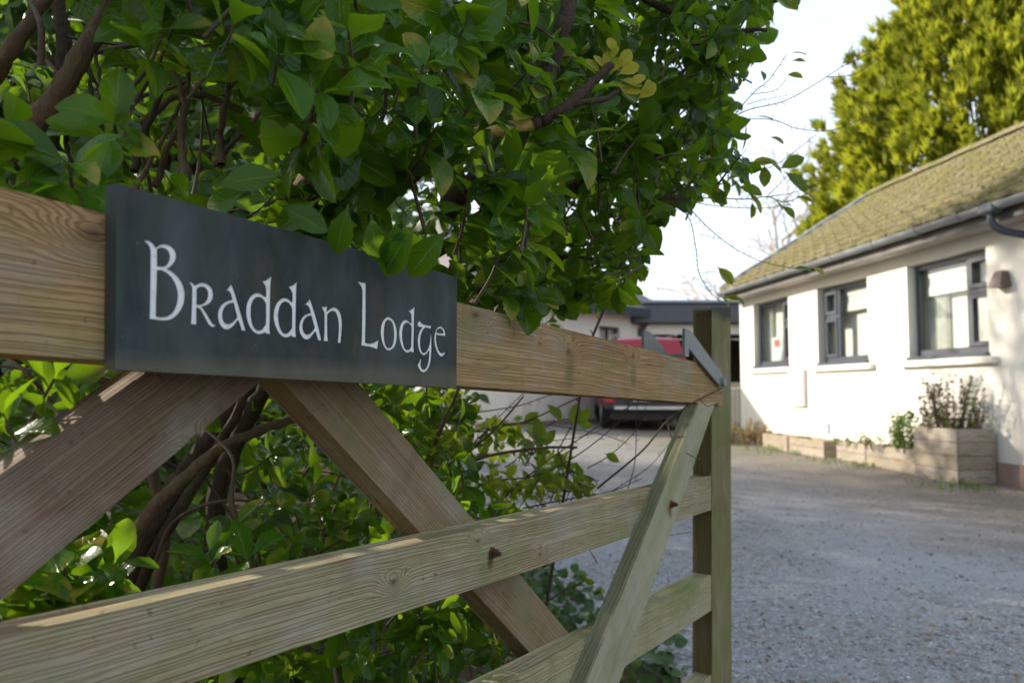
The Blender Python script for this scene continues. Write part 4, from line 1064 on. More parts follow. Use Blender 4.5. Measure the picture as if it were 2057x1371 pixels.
LET['o'] = (Z3, [[(490, 522), (540, 545), (580, 605), (604, 690), (608, 780), (598, 870), (570, 935), (530, 972), (490, 983), (450, 965), (415, 910), (390, 830), (378, 740), (385, 650), (410, 580), (450, 535)],
  [(485, 562), (520, 580), (548, 630), (560, 710), (562, 790), (552, 870), (530, 930), (500, 950), (475, 945), (450, 900), (435, 830), (430, 750), (435, 670), (448, 605), (465, 575)]])
LET['d3'] = (Z3, [[(762, 442, 1), (800, 425), (830, 395), (857, 368, 1), (850, 440), (845, 560), (842, 750), (838, 920), (845, 1013, 1), (800, 1005, 1), (797, 993, 1), (765, 1010), (735, 1012), (700, 985), (665, 920), (640, 830), (632, 740), (645, 650), (675, 590), (720, 563), (760, 575), (800, 610, 1), (803, 560), (798, 500), (785, 465)],
  [(803, 660, 1), (790, 635), (760, 605), (730, 605), (700, 640), (685, 710), (683, 790), (692, 870), (710, 935), (735, 972), (765, 975), (795, 940, 1), (800, 800)]])
LET['g'] = (Z3, [[(885, 615, 1), (900, 590), (922, 567, 1), (945, 605), (985, 628), (1040, 640), (1083, 645, 1), (1078, 682, 1), (1030, 675), (1000, 668), (965, 705), (940, 770), (930, 850), (933, 930), (950, 995), (975, 1018), (1005, 1000), (1035, 950), (1055, 870), (1065, 780), (1070, 705, 1), (1082, 760), (1085, 880), (1083, 1000), (1072, 1130), (1045, 1220), (1005, 1270), (965, 1283), (925, 1260), (895, 1210), (885, 1180, 1), (905, 1150), (925, 1100), (940, 1070, 1), (942, 1120), (935, 1170), (945, 1220), (975, 1245), (1005, 1225), (1030, 1160), (1042, 1080), (1045, 985, 1), (1020, 1025), (985, 1047), (950, 1042), (915, 1000), (893, 920), (887, 840), (897, 770), (920, 710), (955, 668, 1), (920, 657), (893, 650)]])
LET['e'] = (Z3, [[(1275, 783, 1), (1272, 730), (1250, 680), (1210, 652), (1170, 665), (1135, 715), (1117, 790), (1118, 870), (1135, 950), (1165, 1020), (1200, 1060), (1235, 1063), (1265, 1030), (1285, 980, 1), (1255, 1010), (1225, 1020), (1190, 990), (1163, 920), (1150, 840), (1147, 768, 1), (1200, 775)],
  [(1150, 742, 1), (1165, 700), (1195, 680), (1220, 690), (1238, 725), (1240, 750, 1), (1200, 745)]])
def smooth_loop(L, k=3):
    n = len(L); out = []
    P = [np.array(q[:2], float) for q in L]; cn = [len(q) > 2 for q in L]
    for i in range(n):
        b_, c_ = P[i], P[(i + 1) % n]; a_ = P[i - 1] if not cn[i] else 2 * b_ - c_; d_ = P[(i + 2) % n] if not cn[(i + 1) % n] else 2 * c_ - b_
        for t in np.arange(k) / k:
            out.append(.5 * (2 * b_ + (c_ - a_) * t + (2 * a_ - 5 * b_ + 4 * c_ - d_) * t * t + (3 * b_ - a_ - 3 * c_ + d_) * t ** 3))
    return out
sc0 = (c0 + c1 + c2 + c3) / 4
sgn_o = empty('slate_sign', tuple(gworld([(sc0[0], -WS, c3[1])])[0]), R(90) - GAZ, label='dark slate house name sign reading Braddan Lodge in white Celtic lettering', cat='sign')
orig = np.array([sc0[0], c3[1]])
loc2 = lambda p: tuple(np.asarray(p) - orig)
b = NB('sign_slate'); v = b.coord(); xx, yy_, zz = b.sep(v)
n1 = b.noise(b.mul(v, (16, 16, 7)), 1, 5, .62); n2 = b.noise(b.mul(v, (40, 40, 9)), 1, 4, .6); n3 = b.noise(v, 260, 3, .6); n4 = b.noise(b.mul(b.vm('ADD', v, (5, 2, 7)), (22, 22, 16)), 1, 4, .6)
c = b.mix(b.rng(n1, .3, .7), (.011, .017, .020), (.066, .082, .084))
c = b.mix(b.math('MULTIPLY', b.rng(n2, .46, .66), .6), c, (.040, .052, .036))
c = b.mix(b.math('MULTIPLY', b.rng(n4, .5, .64), .6), c, (.062, .055, .050))
c = b.mix(b.math('MULTIPLY', b.rng(n2, .63, .75), .45), c, (.11, .075, .045))
c = b.mix(b.math('MULTIPLY', b.rng(b.math('ADD', zz, b.math('MULTIPLY', n2, .012)), .022, .008), .4), c, (.17, .15, .09))
c = b.mix(b.rng(b.noise(v, 420, 2), .72, .76), c, (.2, .21, .21))
M_SLATESIGN = b.done(b.bsdf(c, b.rng(n2, .3, .7, .5, .7), b.bump(b.math('ADD', n3, n1), .35, .0014), spec=.14))
b = NB('letter_paint'); v = b.coord(); n1 = b.noise(b.mul(v, (60, 60, 60)), 1, 4, .6); n2 = b.noise(v, 480, 2, .5)
c = b.mix(n1, (.80, .82, .82), (.70, .72, .70)); c = b.mix(b.math('MULTIPLY', b.rng(n2, .68, .74), .6), c, (.18, .18, .14)); c = b.mix(b.math('MULTIPLY', b.rng(n1, .6, .72), .4), c, (.5, .45, .3))
M_PAINT = b.done(b.bsdf(c, .75, b.bump(n2, .2, .0006), spec=.3))
rect = [loc2(q) for q in (c3, c2, c1, c0)]
holes, islands, letters = [], [], []
for key, (zz_, lps) in LET.items():
    L = [[loc2(spx(zz_[0] + p[0] / zz_[2], zz_[1] + p[1] / zz_[2])) for p in smooth_loop(l)] for l in lps]
    holes.append(L[0]); islands += L[1:]; letters.append((key[0], L))
bm = bmesh.new(); DEP = .0012
def face2d(loops, y):
    tr = tessellate_polygon([[Vector((p[0], p[1], 0)) for p in l] for l in loops]); fl = [p for l in loops for p in l]
    vs = [bm.verts.new((p[0], y, p[1])) for p in fl]
    for t_ in tr:
        try: bm.faces.new([vs[i] for i in t_])
        except ValueError: pass
def wallring(l, y0, y1):
    A = [bm.verts.new((p[0], y0, p[1])) for p in l]; B = [bm.verts.new((p[0], y1, p[1])) for p in l]
    for i in range(len(l)): j = (i + 1) % len(l); bm.faces.new((A[i], A[j], B[j], B[i]))
face2d([rect] + holes, 0)
for isl in islands: face2d([isl], 0)
for l in holes + islands: wallring(l, 0, DEP + .0006)
e_ = .0012
wallring(rect, 0, .0135); face2d([rect], .0135)
link('slab', bm_mesh(bm, 'slab'), M_SLATESIGN, sgn_o)
OCC.append((gworld([(p[0], -WS, p[1]) for p in (c0, c1, c2, c3)]), [[0, 1, 2, 3]]))
for ch, L in letters:
    bm = bmesh.new(); prism_bm(bm, L, DEP, DEP + .0005); o = link('letter', bm_mesh(bm), M_PAINT, sgn_o); o['label'] = 'white painted letter ' + ch

# ------------------------------------------------------------------ big evergreen shrub behind and over the gate
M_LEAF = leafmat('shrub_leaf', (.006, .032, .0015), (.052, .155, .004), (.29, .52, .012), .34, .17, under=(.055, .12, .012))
M_YLEAF = leafmat('yellow_leaf', (.22, .24, .01), (.42, .35, .01), (.6, .55, .02), .4, .35, under=(.3, .27, .05))
M_LIME = leafmat('lime_leaf', (.04, .105, .008), (.12, .20, .012), (.42, .56, .025), .42, .32, yellow=.12)
M_SHOOT = plain('green_shoot', (.10, .15, .035), .6, var=.3)
M_BARE = plain('bared_wood', (.50, .32, .09), .7, var=.3, scale=120)
sh_base = at(100, 700, 1.35); sh_base[2] = 0
shrub = empty('evergreen_shrub', tuple(sh_base), label='large glossy evergreen shrub leaning over the gate and sign', cat='shrub')
SB = Vector(sh_base)
UP = [(-330, -800), (1450, -800), (1570, -120), (1550, 20), (1510, 95), (1470, 170), (1445, 235), (1510, 300), (1465, 365), (1345, 410), (1305, 460), (1285, 535), (1235, 575), (1200, 600), (1120, 605), (1040, 606), (920, 580), (780, 530), (560, 455), (240, 372), (0, 392), (-60, 200), (-330, -100)]
MID = [(-150, 350), (240, 372), (920, 585), (1130, 640), (1130, 700), (1080, 770), (920, 800), (-100, 780)]
LOW = [(-60, 720), (880, 770), (925, 800), (945, 900), (1000, 990), (1060, 1060), (1010, 1120), (1060, 1220), (1010, 1400), (900, 1750), (-60, 1850)]
GAPS = [(420, 270, 170, .72), (100, 140, 200, .93), (300, 330, 120, .75), (250, 60, 150, .5), (560, 900, 130, .5), (330, 1050, 150, .93), (420, 900, 110, .9), (250, 1180, 110, .85), (200, 800, 130, .6), (1180, 430, 60, .2)]
def zgate(px): return FPX * .5794 / ((2000 - min(px, 1750)) * .878)
def zfront(px, py):
    if py < 640:
        z = np.interp(px, [-900, 0, 300, 600, 900, 1100, 1300, 1450, 1600], [.55, .62, .66, .74, .86, 1.0, 1.35, 1.6, 1.45])
        if px > 1150 and py < 120: z = min(z, 1.32)
        return float(z)
    return zgate(min(px, 1150)) + .10
lv = Leaves(); tw = Tubes()
# openings in the growth through which the low sun reaches the gate
SUNV = np.array(SUND)
def gw(px, py, w_): q = gp(px, py, w_); return gworld([(q[0], -w_, q[1])])[0]
SUNPTS = np.array([gw(px, py, -.012) for px, py in ((60, 1250), (230, 1212), (330, 1190), (600, 1135), (720, 1108), (860, 1080), (20, 925), (120, 850), (210, 785), (900, 590), (1250, 690))] + [at(60, 1150, .74), at(150, 1110, .76), at(40, 830, .63), at(20, 1130, .70), at(200, 1140, .76), at(100, 1180, .71), at(1100, 950, 2.1), at(1160, 970, 2.1), at(1030, 900, 2.1), at(1080, 1000, 2.0), at(1010, 360, .99), at(1040, 450, 1.0)])
def sunway(P, r=.085):
    q = P - SUNPTS; t = q @ SUNV; d = np.linalg.norm(q - t[:, None] * SUNV, axis=1)
    return bool(np.any((t > .05) & (d < r)))
ALL0 = lv
def shoot(tip, axis, nl, L, lv, tw, tpl=TPL_HI, rs=.0018, tint0=.5, droop=0.0, shape='obovate', stem=True, spread=1.0, force=False):
    if not force and (lv is ALL0 or tpl is TPL_LO) and sunway(tip - unit(axis) * L * .2): return
    axis = unit(axis); side = unit(cr3(axis, rvec())); oth = cr3(axis, side); LS = L * (.55 + .12 * nl)
    base = tip - axis * LS * .75 + np.array([0, 0, -.02])
    if stem: tw.add([base, (base + tip) / 2 + rvec() * .006, tip], [rs * 1.4, rs * 1.1, rs * .7], 4, 3)
    for i in range(nl):
        pr = i // 2; s_ = side if pr % 2 == 0 else oth; s_ = s_ if i % 2 == 0 else -s_
        q = 1 - pr * .17 / max(1, nl / 6); P = base + (tip - base) * q
        up = .85 - .12 * pr + .25 * rng.normal()
        d = unit(axis * up * .75 + s_ * spread * (.8 + .3 * rng.random()) + np.array([0, 0, -droop]) + rvec() * .22)
        nrm = unit(axis + .35 * rvec() + np.array([0, 0, .35]))
        Ls = L * (.62 + .5 * rng.random()) * (1 - .10 * (pr == 0))
        lv.add(tpl, leaf_verts(tpl, Ls, .37 + .24 * rng.random(), P, d, nrm, .2 + 1.3 * rng.random() ** 1.5 - .2, .08 + .55 * rng.random(), .09 * rng.random() ** 1.5, shape), float(np.clip(tint0 + .35 * rng.normal(), 0, 1)))
def fill(polyg, n, x0, x1, y0, y1, depth, Lr, dens=1.0, outpen=.45, lvv=lv):
    k = 0; tries = 0
    while k < n and tries < n * 60:
        tries += 1
        px, py = x0 + (x1 - x0) * rng.random(), y0 + (y1 - y0) * rng.random()
        if not inpoly(polyg, px, py): continue
        inside = -60 < px < 2060 and -80 < py < 1420
        if not inside and rng.random() > outpen: continue
        zf = zfront(px, py)
        if rng.random() > (zf / 1.5) ** 1.6 + .12: continue
        g = False
        for (gx, gy, gr, gk) in GAPS:
            if (px - gx) ** 2 + (py - gy) ** 2 < gr * gr and rng.random() < gk: g = True
        if g: continue
        Y = zf + depth * rng.random() ** 1.35
        P = at(px, py, Y)
        if P[2] < .05: continue
        if py > 640 or (py > 330 and px < 950) or (py > 470 and px < 1200):       # stay behind the gate
            if P @ GN > -GDIST - .075: P = P - GN * (P @ GN + GDIST + .085 + .05 * rng.random())
        ax = unit(rvec() * .8 + np.array([.45, -.45, .25]) + np.array([0, 0, .3 if rng.random() < .6 else -.5]))
        far = Y - zf > .55
        shoot(P, ax, int(5 + 4 * rng.random()), Lr[0] * .8 + (Lr[1] - Lr[0] * .8) * rng.random(), lvv, tw, TPL_LO if (far or not inside) else TPL_HI, tint0=.35 + .3 * rng.random(), droop=.25)
        k += 1
fill(UP, 760, -330, 1620, -800, 640, 1.05, (.06, .09), outpen=.35)
fill(MID, 22, -150, 1130, 250, 800, .9, (.05, .07))
fill(LOW, 260, -60, 1060, 720, 1850, 1.0, (.05, .072), outpen=.3)
# deeper layer of the canopy
k = 0
while k < 300:
    px, py = -200 + 1500 * rng.random(), -300 + 880 * rng.random()
    if not inpoly(UP, px, py) or (px < 0 and py > 100): continue
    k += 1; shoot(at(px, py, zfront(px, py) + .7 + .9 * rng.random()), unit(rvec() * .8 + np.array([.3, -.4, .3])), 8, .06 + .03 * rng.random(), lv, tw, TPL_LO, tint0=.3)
# growth farther left, outside the view, that keeps the low sun off most of the shrub
k = 0
while k < 560:
    k += 1
    if k % 2: px, py, Y = -1000 + 700 * rng.random(), -700 + 800 * rng.random(), .9 + .9 * rng.random()
    else: px, py, Y = -1000 + 880 * rng.random(), 350 + 800 * rng.random(), 1.3 + 1.0 * rng.random()
    P = at(px, py, Y)
    if P[2] < .08 or P @ GN > -GDIST - .12: continue
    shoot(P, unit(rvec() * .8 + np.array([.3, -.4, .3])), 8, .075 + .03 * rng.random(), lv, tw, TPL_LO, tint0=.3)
# deep, dark growth low down behind
k = 0
while k < 460:
    px, py = -200 + 1120 * rng.random(), 740 + 700 * rng.random(); Y = 1.6 + 1.9 * rng.random(); P = at(px, py, Y); k += 1
    if P[2] < .05: continue
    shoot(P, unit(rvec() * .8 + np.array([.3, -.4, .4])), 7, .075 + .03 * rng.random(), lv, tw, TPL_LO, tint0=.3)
# right-hand side of the canopy: smaller, farther shoots with gaps of sky
RT = [(1000, 0), (1560, -40), (1550, 30), (1510, 100), (1470, 170), (1450, 245), (1515, 310), (1465, 365), (1340, 408), (1300, 460), (1290, 535), (1240, 577), (1205, 600), (1110, 605), (1000, 550)]
for i in range(330):
    while True:
        px, py = 1000 + 600 * rng.random(), -40 + 670 * rng.random()
        if inpoly(RT, px, py): break
    Y = 1.35 + 1.0 * rng.random()
    if py < 140 and px > 1350: Y = 1.25 + .5 * rng.random()
    shoot(at(px, py, Y), unit(rvec() * .7 + np.array([.6, -.3, -.1])), int(5 + 3 * rng.random()), .040 + .018 * rng.random(), lv, tw, TPL_HI, tint0=.4, droop=.3)
# chosen sprays: leaf tips in front of the sign edge, the bright rosettes right of the sign, the sunlit clump at the lower left
def one(px, py, Y, dx, dy, L, nrm=(.2, -1, .3), tint=.5, ratio=.5, bend=.5, dz=0.0, lvv=None, tpl=TPL_HI):
    a, c = at(px, py, Y), at(px + dx, py + dy, Y + dz)
    (lvv or lv).add(tpl, leaf_verts(tpl, L, ratio, a, c - a, unit(nrm), bend, .2, .02), tint)
for (px, py, Y, dx, dy, L) in [(800, 440, .80, -10, 60, .056), (835, 450, .80, -60, 80, .066), (900, 460, .83, -70, 75, .066), (745, 430, .80, 10, 60, .05), (640, 400, .74, -60, 40, .05), (700, 410, .75, -20, 70, .05), (500, 380, .69, -80, 30, .055), (430, 375, .68, 70, -20, .055), (560, 410, .72, 60, 30, .05)]:
    one(px, py, Y, dx, dy, L, tint=.3 + .4 * rng.random(), bend=.3 + .6 * rng.random())
for (px, py, Y) in [(1000, 360, .98), (1035, 420, .98), (1010, 480, 1.0), (1060, 470, 1.05), (1020, 580, 1.08), (1060, 585, 1.1), (980, 300, .98), (940, 380, .95), (640, 180, .70), (560, 110, .68), (700, 60, .72), (850, 130, .8), (930, 60, .85), (960, 180, .9), (880, 250, .86), (140, 330, .62), (60, 360, .6), (330, 60, .7), (230, 250, .68), (480, 30, .68)]:
    shoot(at(px, py, Y), unit(np.array([.5, -.6, .5]) + rvec() * .45), 8, .058 + .012 * rng.random(), lv, tw, TPL_HI, tint0=.6, droop=.1)
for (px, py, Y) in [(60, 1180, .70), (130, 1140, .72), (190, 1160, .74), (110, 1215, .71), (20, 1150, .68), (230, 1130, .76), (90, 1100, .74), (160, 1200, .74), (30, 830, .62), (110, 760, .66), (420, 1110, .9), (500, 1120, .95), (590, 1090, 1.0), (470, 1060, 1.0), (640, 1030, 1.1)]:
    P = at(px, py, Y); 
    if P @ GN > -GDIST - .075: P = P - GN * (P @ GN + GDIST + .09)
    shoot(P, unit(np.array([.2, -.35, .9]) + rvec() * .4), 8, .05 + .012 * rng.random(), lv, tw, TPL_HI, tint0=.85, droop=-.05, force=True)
# yellow sprig at the end of the stripped branch
ylv = Leaves()
for (px, py, dx, dy) in [(1225, 150, -5, -85), (1228, 150, 25, -60), (1240, 150, 60, -30), (1245, 160, 80, 10), (1235, 165, 60, 40), (1215, 140, -30, -55), (1300, 190, 10, -55), (1230, 120, 15, -60), (1250, 190, 40, -15), (1205, 150, -25, -40), (1240, 140, 40, -55), (1262, 175, 35, -30), (1235, 110, -12, -45), (1280, 200, 35, -30)]:
    one(px, py, 1.02, dx, dy, .022 + .016 * rng.random(), nrm=rvec() * .5 + np.array([.1, -1, .2]), tint=rng.random(), ratio=.5, bend=.4, lvv=ylv)
# stems -------------------------------------------------------------
def stem(pts, rpx, mat, nm='branch', lump=.25, sides=9, k=5):
    P = [at(x, y, Y) for x, y, Y in pts]
    r = [q / FPX * p[2] for q, p in zip(np.linspace(rpx[0], rpx[1], len(pts)), pts)]
    t = Tubes(); C = t.add(P, r, sides, k, jit=.003, lump=lump); t.V = [v - np.array(SB) for v in t.V]
    t.build(nm, mat, shrub); return C
stem([(40, 2060, 1.35), (110, 1650, 1.33), (200, 1320, 1.3), (270, 1140, 1.27), (350, 990, 1.25), (430, 870, 1.25), (500, 760, 1.25), (560, 600, 1.25), (590, 430, 1.25)], (26, 18), M_BARK, 'trunk', .5, 14, 8)
stem([(60, 2000, 1.25), (140, 1560, 1.22), (225, 1180, 1.18), (300, 1030, 1.15), (380, 950, 1.15), (460, 890, 1.2), (560, 850, 1.3), (660, 820, 1.4)], (17, 8), M_BARK2)
stem([(10, 2040, 1.5), (-20, 1500, 1.4), (-60, 1000, 1.2), (-80, 600, 1.0), (-40, 400, .90), (50, 270, .84), (120, 180, .83), (180, 80, .84), (250, -40, .87), (330, -200, .95)], (34, 18), M_BARK2)
stem([(-80, 260, .95), (0, 130, .92), (50, 60, .92), (110, -40, .93)], (20, 14), M_BARK2)
stem([(590, 430, 1.25), (640, 330, 1.15), (680, 235, 1.08), (705, 140, 1.05), (700, 20, 1.05)], (30, 16), M_BARK2)
stem([(560, 600, 1.25), (760, 400, 1.12), (900, 290, 1.03), (965, 264, 1.0)], (26, 16), M_BARK)
C = stem([(955, 266, 1.0), (1010, 258, 1.0), (1075, 248, 1.0)], (15, 13), M_BARE, 'bared_branch', .15)
stem([(1070, 249, 1.0), (1105, 232, 1.0), (1150, 205, 1.0), (1190, 165, 1.01), (1228, 130, 1.02)], (15, 8), M_BARK)
stem([(1120, 228, 1.0), (1170, 205, 1.0), (1215, 198, 1.01), (1250, 178, 1.02)], (8, 4), M_BARK)
stem([(900, 420, 1.2), (1010, 300, 1.12), (1075, 205, 1.1), (1110, 120, 1.1), (1140, 20, 1.1), (1170, -120, 1.15)], (24, 15), M_BARK)
stem([(270, 385, .84), (310, 310, .86), (345, 240, .88), (375, 175, .9)], (5, 3.5), M_BARK2)
stem([(250, 300, .95), (320, 215, .97), (400, 190, .98), (490, 225, 1.0)], (8, 6), M_BARK2)
stem([(180, 1900, 1.3), (230, 1400, 1.28), (300, 1130, 1.25), (400, 960, 1.24), (470, 840, 1.22), (520, 700, 1.2)], (14, 9), M_BARK)
stem([(330, 1700, 1.6), (300, 1300, 1.5), (330, 1080, 1.45), (300, 900, 1.4), (330, 760, 1.35)], (14, 9), M_BARK2)
stem([(70, 360, 1.0), (110, 240, 1.0), (130, 120, 1.0), (120, 0, 1.02)], (22, 14), M_BARK)
stem([(700, 330, 1.0), (640, 60, .98), (560, 30, .95), (440, 20, .92)], (9, 5), M_SHOOT)
stem([(520, 2000, 1.9), (480, 1500, 1.7), (430, 1100, 1.5), (470, 900, 1.45), (600, 700, 1.4), (850, 520, 1.5), (1150, 380, 1.7), (1420, 260, 1.8)], (26, 8), M_BARK)
stem([(850, 560, 1.5), (1050, 520, 1.6), (1230, 520, 1.65)], (10, 4), M_BARK)
stem([(1150, -120, 1.2), (1300, 0, 1.35), (1450, 60, 1.4), (1540, 60, 1.4)], (9, 4), M_BARK)
stem([(860, 920, 1.5), (890, 850, 1.48), (940, 740, 1.45), (1000, 620, 1.45)], (5, 3), M_BARK2)
for i in range(13):
    px, py = 120 + 620 * rng.random(), 330 + 60 * rng.random(); Y = zgate(px) + .16 + .2 * rng.random(); a = 1.1 + .9 * rng.random()
    stem([(px, py, Y), (px + 70 * math.cos(a), py - 75, Y + .02), (px + 130 * math.cos(a) + 15, py - 150, Y + .03), (px + 190 * math.cos(a), py - 230, Y + .05)], (6 + 5 * rng.random(), 4), M_BARK2 if i % 2 else M_BARK, sides=7)
for i in range(46):         # inner twigs
    px, py = 900 * rng.random(), 60 + 1250 * rng.random(); Y = zgate(px) + .25 + .5 * rng.random(); a = rng.random() * 6.28
    pts = [(px, py, Y)]; 
    for k in range(3): a += rng.normal() * .4; pts.append((pts[-1][0] + 90 * math.cos(a), pts[-1][1] - 90 * abs(math.sin(a)) , Y + .05 * rng.normal()))
    P = [at(*p) for p in pts]; tw.add(P, np.linspace(.004, .0018, 4), 5, 4)
tw.V = [v - np.array(SB) for v in tw.V]
tag(tw.build('twigs', M_TWIG, shrub), kind='stuff')
plant_leaves(lv, shrub, M_LEAF, 300, OCC)
for v, f, a in ylv.items:
    o = v[:5].mean(0); x_ = link('leaf', fast_mesh('leaf', v - o, f, a), M_YLEAF, shrub, loc=Vector(o) - SB, smooth=True); x_['label'] = 'yellow leaf'
ALLV = lv

# ------------------------------------------------------------------ thin twiggy shrub hanging out to the right
tp = at(1330, 420, 1.7); tp[2] = 0
twg = empty('twiggy_shrub', tuple(tp), label='thin bare twigs with a few yellowing leaves against the sky', cat='shrub'); TB_ = np.array(tp)
tw2 = Tubes(); lv2 = Leaves()
def tline(pts, r, Y=1.7, spurs=True):
    P = [at(x, y, Y + (q[0] if q else 0)) for x, y, *q in pts]; C = tw2.add(P, [r, r * .6], 4, 5)
    if spurs:
        for i in range(1, len(C) - 1):
            if rng.random() < .65:
                T = unit(C[i + 1] - C[i]); d = unit(cr3(T, np.array([0, 1, 0])) * (1 if rng.random() < .5 else -1) + T * .6); tw2.add([C[i], C[i] + d * (.006 + .008 * rng.random())], [r * .7, r * .35], 3, 1)
tline([(1290, 430), (1370, 400), (1440, 398), (1500, 400), (1540, 395), (1580, 405), (1640, 380)], .0016)
tline([(1180, 700, .05), (1240, 560, .05), (1300, 430), (1340, 398), (1375, 402)], .0030)
tline([(1100, 1200, .4), (1140, 950, .3), (1180, 700, .05)], .0045); tline([(1060, 1800, .6), (1080, 1500, .5), (1100, 1200, .4)], .006)
tline([(1350, 400), (1385, 440), (1398, 500), (1405, 550), (1430, 590), (1455, 610)], .0012)
tline([(1375, 405), (1415, 450), (1470, 495), (1530, 525), (1600, 540)], .0012)
tline([(1450, 250), (1500, 222), (1570, 205), (1620, 180), (1690, 135)], .0013)
tline([(1690, 135), (1715, 85)], .0009); tline([(1690, 135), (1740, 110), (1775, 75)], .0009); tline([(1660, 155), (1720, 148), (1785, 100)], .0009)
tline([(1470, 240), (1550, 240), (1600, 258), (1670, 262), (1740, 235)], .0011)
tline([(1460, 250), (1510, 190), (1545, 160), (1580, 110)], .0012); tline([(1510, 190), (1560, 180), (1585, 150)], .0009); tline([(1500, 210), (1535, 200), (1590, 190)], .0008)
tline([(1440, 400), (1500, 350), (1560, 330), (1640, 270)], .001); tline([(1540, 395), (1600, 385), (1700, 345)], .0009); tline([(1540, 395), (1575, 360), (1620, 310)], .0009)
tline([(1370, 402), (1450, 415), (1530, 418), (1590, 410)], .0010); tline([(1400, 400), (1430, 380), (1500, 300)], .0010)
tline([(1405, 470), (1450, 480)], .0007); tline([(1440, 545), (1405, 548)], .0007); tline([(1330, 410), (1280, 450), (1230, 470)], .0012)
for (px, py, dx, dy, L) in [(1585, 108, 30, -8, .03), (1585, 125, 28, -10, .028), (1580, 150, 28, -2, .028), (1528, 140, 14, 16, .024), (1515, 235, 40, -6, .036), (1500, 335, 42, -18, .05), (1525, 320, 50, 10, .045), (1545, 275, 22, 2, .03), (1565, 340, 35, -20, .045), (1535, 330, 5, 40, .04), (1575, 345, 45, 25, .05), (1480, 375, 50, 5, .045), (1500, 385, 45, 35, .045), (1545, 395, 28, 12, .035), (1590, 395, 40, 0, .04), (1605, 380, 35, 10, .035), (1565, 412, 40, 18, .035), (1510, 405, 10, 35, .03), (1440, 535, 30, 25, .04), (1445, 600, 30, -8, .032), (1460, 590, 35, 8, .035), (1440, 590, 35, 18, .03), (1590, 540, 30, -6, .034), (1618, 535, 40, 6, .036), (1375, 405, 20, 20, .03), (1430, 370, 20, 25, .045), (1410, 380, 40, 15, .05)]:
    a, c = at(px, py, 1.7), at(px + dx, py + dy, 1.68); V = leaf_verts(TPL_HI, L * 1.3, .5, a, c - a, unit(rvec() * .5 + np.array([.2, -.8, .6])), .7, .25, .03); lv2.add(TPL_HI, V, rng.random() if rng.random() < .5 else .95)
tw2.V = [v - TB_ for v in tw2.V]; tag(tw2.build('twigs', M_TWIG, twg), kind='stuff')
plant_leaves(lv2, twg, M_LIME, 300)

# ------------------------------------------------------------------ low sunlit shrub seen through the gate
lp = at(900, 900, 2.0); lp[2] = 0
low = empty('low_shrub', tuple(lp), label='low lime green shrub with bare twigs seen through the gate', cat='shrub'); LB = np.array(lp)
lv3 = Leaves(); tw3 = Tubes()
A1 = [(860, 830), (960, 850), (1060, 850), (1110, 900), (1180, 960), (1195, 1000), (1120, 1010), (1050, 1040), (950, 1060), (860, 1000)]
A2 = [(560, 1190), (900, 1170), (1010, 1190), (1090, 1290), (1110, 1371), (1080, 1550), (600, 1600), (480, 1350)]
A3 = [(780, 790), (930, 790), (960, 860), (880, 980), (800, 900)]
def fill3(poly, n, Ya, Yb, L, tint):
    xs = [p[0] for p in poly]; ys = [p[1] for p in poly]; k = 0
    while k < n:
        px, py = min(xs) + (max(xs) - min(xs)) * rng.random(), min(ys) + (max(ys) - min(ys)) * rng.random()
        if not inpoly(poly, px, py): continue
        P = at(px, py, Ya + (Yb - Ya) * rng.random()); k += 1
        if P[2] < .06 or P @ GN > -GDIST - .08: continue
        shoot(P, unit(rvec() * .8 + np.array([.4, -.2, .5])), int(4 + 3 * rng.random()), L * (.8 + .5 * rng.random()), lv3, tw3, TPL_HI, .0012, tint, 0, 'ovate')
fill3(A1, 105, 1.7, 2.5, .045, .6); fill3(A2, 130, 1.25, 2.3, .040, .5); fill3(A3, 34, 1.4, 2.2, .042, .6)
def t3(pts, r, Y=2.0):
    C = tw3.add([at(x, y, Y) for x, y in pts], [r, r * .5], 4, 4)
    for i in range(1, len(C) - 1):
        if rng.random() < .5:
            T = unit(C[i + 1] - C[i]); d = unit(cr3(T, np.array([0, 1, 0])) * (1 if rng.random() < .5 else -1) + T * .7); tw3.add([C[i], C[i] + d * .012], [r * .6, r * .3], 3, 1)
for pts, r in [([(820, 1300), (870, 1000), (950, 925), (1080, 900), (1160, 898)], .0045), ([(840, 1100), (960, 880), (1060, 845), (1180, 790)], .003), ([(900, 960), (1050, 960), (1150, 920), (1250, 840), (1262, 800)], .0022), ([(1000, 1010), (1080, 940), (1180, 870), (1290, 800)], .0022),
    ([(1120, 905), (1140, 940), (1190, 960), (1200, 975)], .0025), ([(1180, 940), (1230, 910), (1280, 860), (1300, 810)], .0015), ([(1050, 1020), (1150, 1000), (1230, 985), (1290, 960)], .002), ([(1260, 985), (1275, 930), (1278, 870), (1280, 800)], .0014), ([(1230, 985), (1300, 940), (1345, 890)], .0012),
    ([(1090, 860), (1120, 845), (1165, 835), (1180, 815)], .0014), ([(940, 830), (1040, 815), (1120, 790), (1230, 780)], .0016), ([(930, 870), (1060, 850), (1200, 870), (1260, 890)], .0014), ([(950, 900), (990, 850), (1040, 800), (1060, 780)], .0014), ([(1000, 890), (1150, 880), (1240, 850), (1300, 830)], .0012),
    ([(1120, 905), (1150, 850), (1160, 820)], .0018), ([(880, 1190), (960, 1220), (1030, 1260), (1085, 1280)], .003), ([(1060, 1240), (1110, 1200), (1175, 1165)], .002), ([(700, 1300), (820, 1260), (930, 1190)], .004), ([(1280, 1080), (1340, 1075), (1390, 1068)], .0012), ([(1200, 1130), (1170, 1080)], .0012)]:
    t3(pts, r, 1.55 if pts[0][1] > 1150 else 2.0)
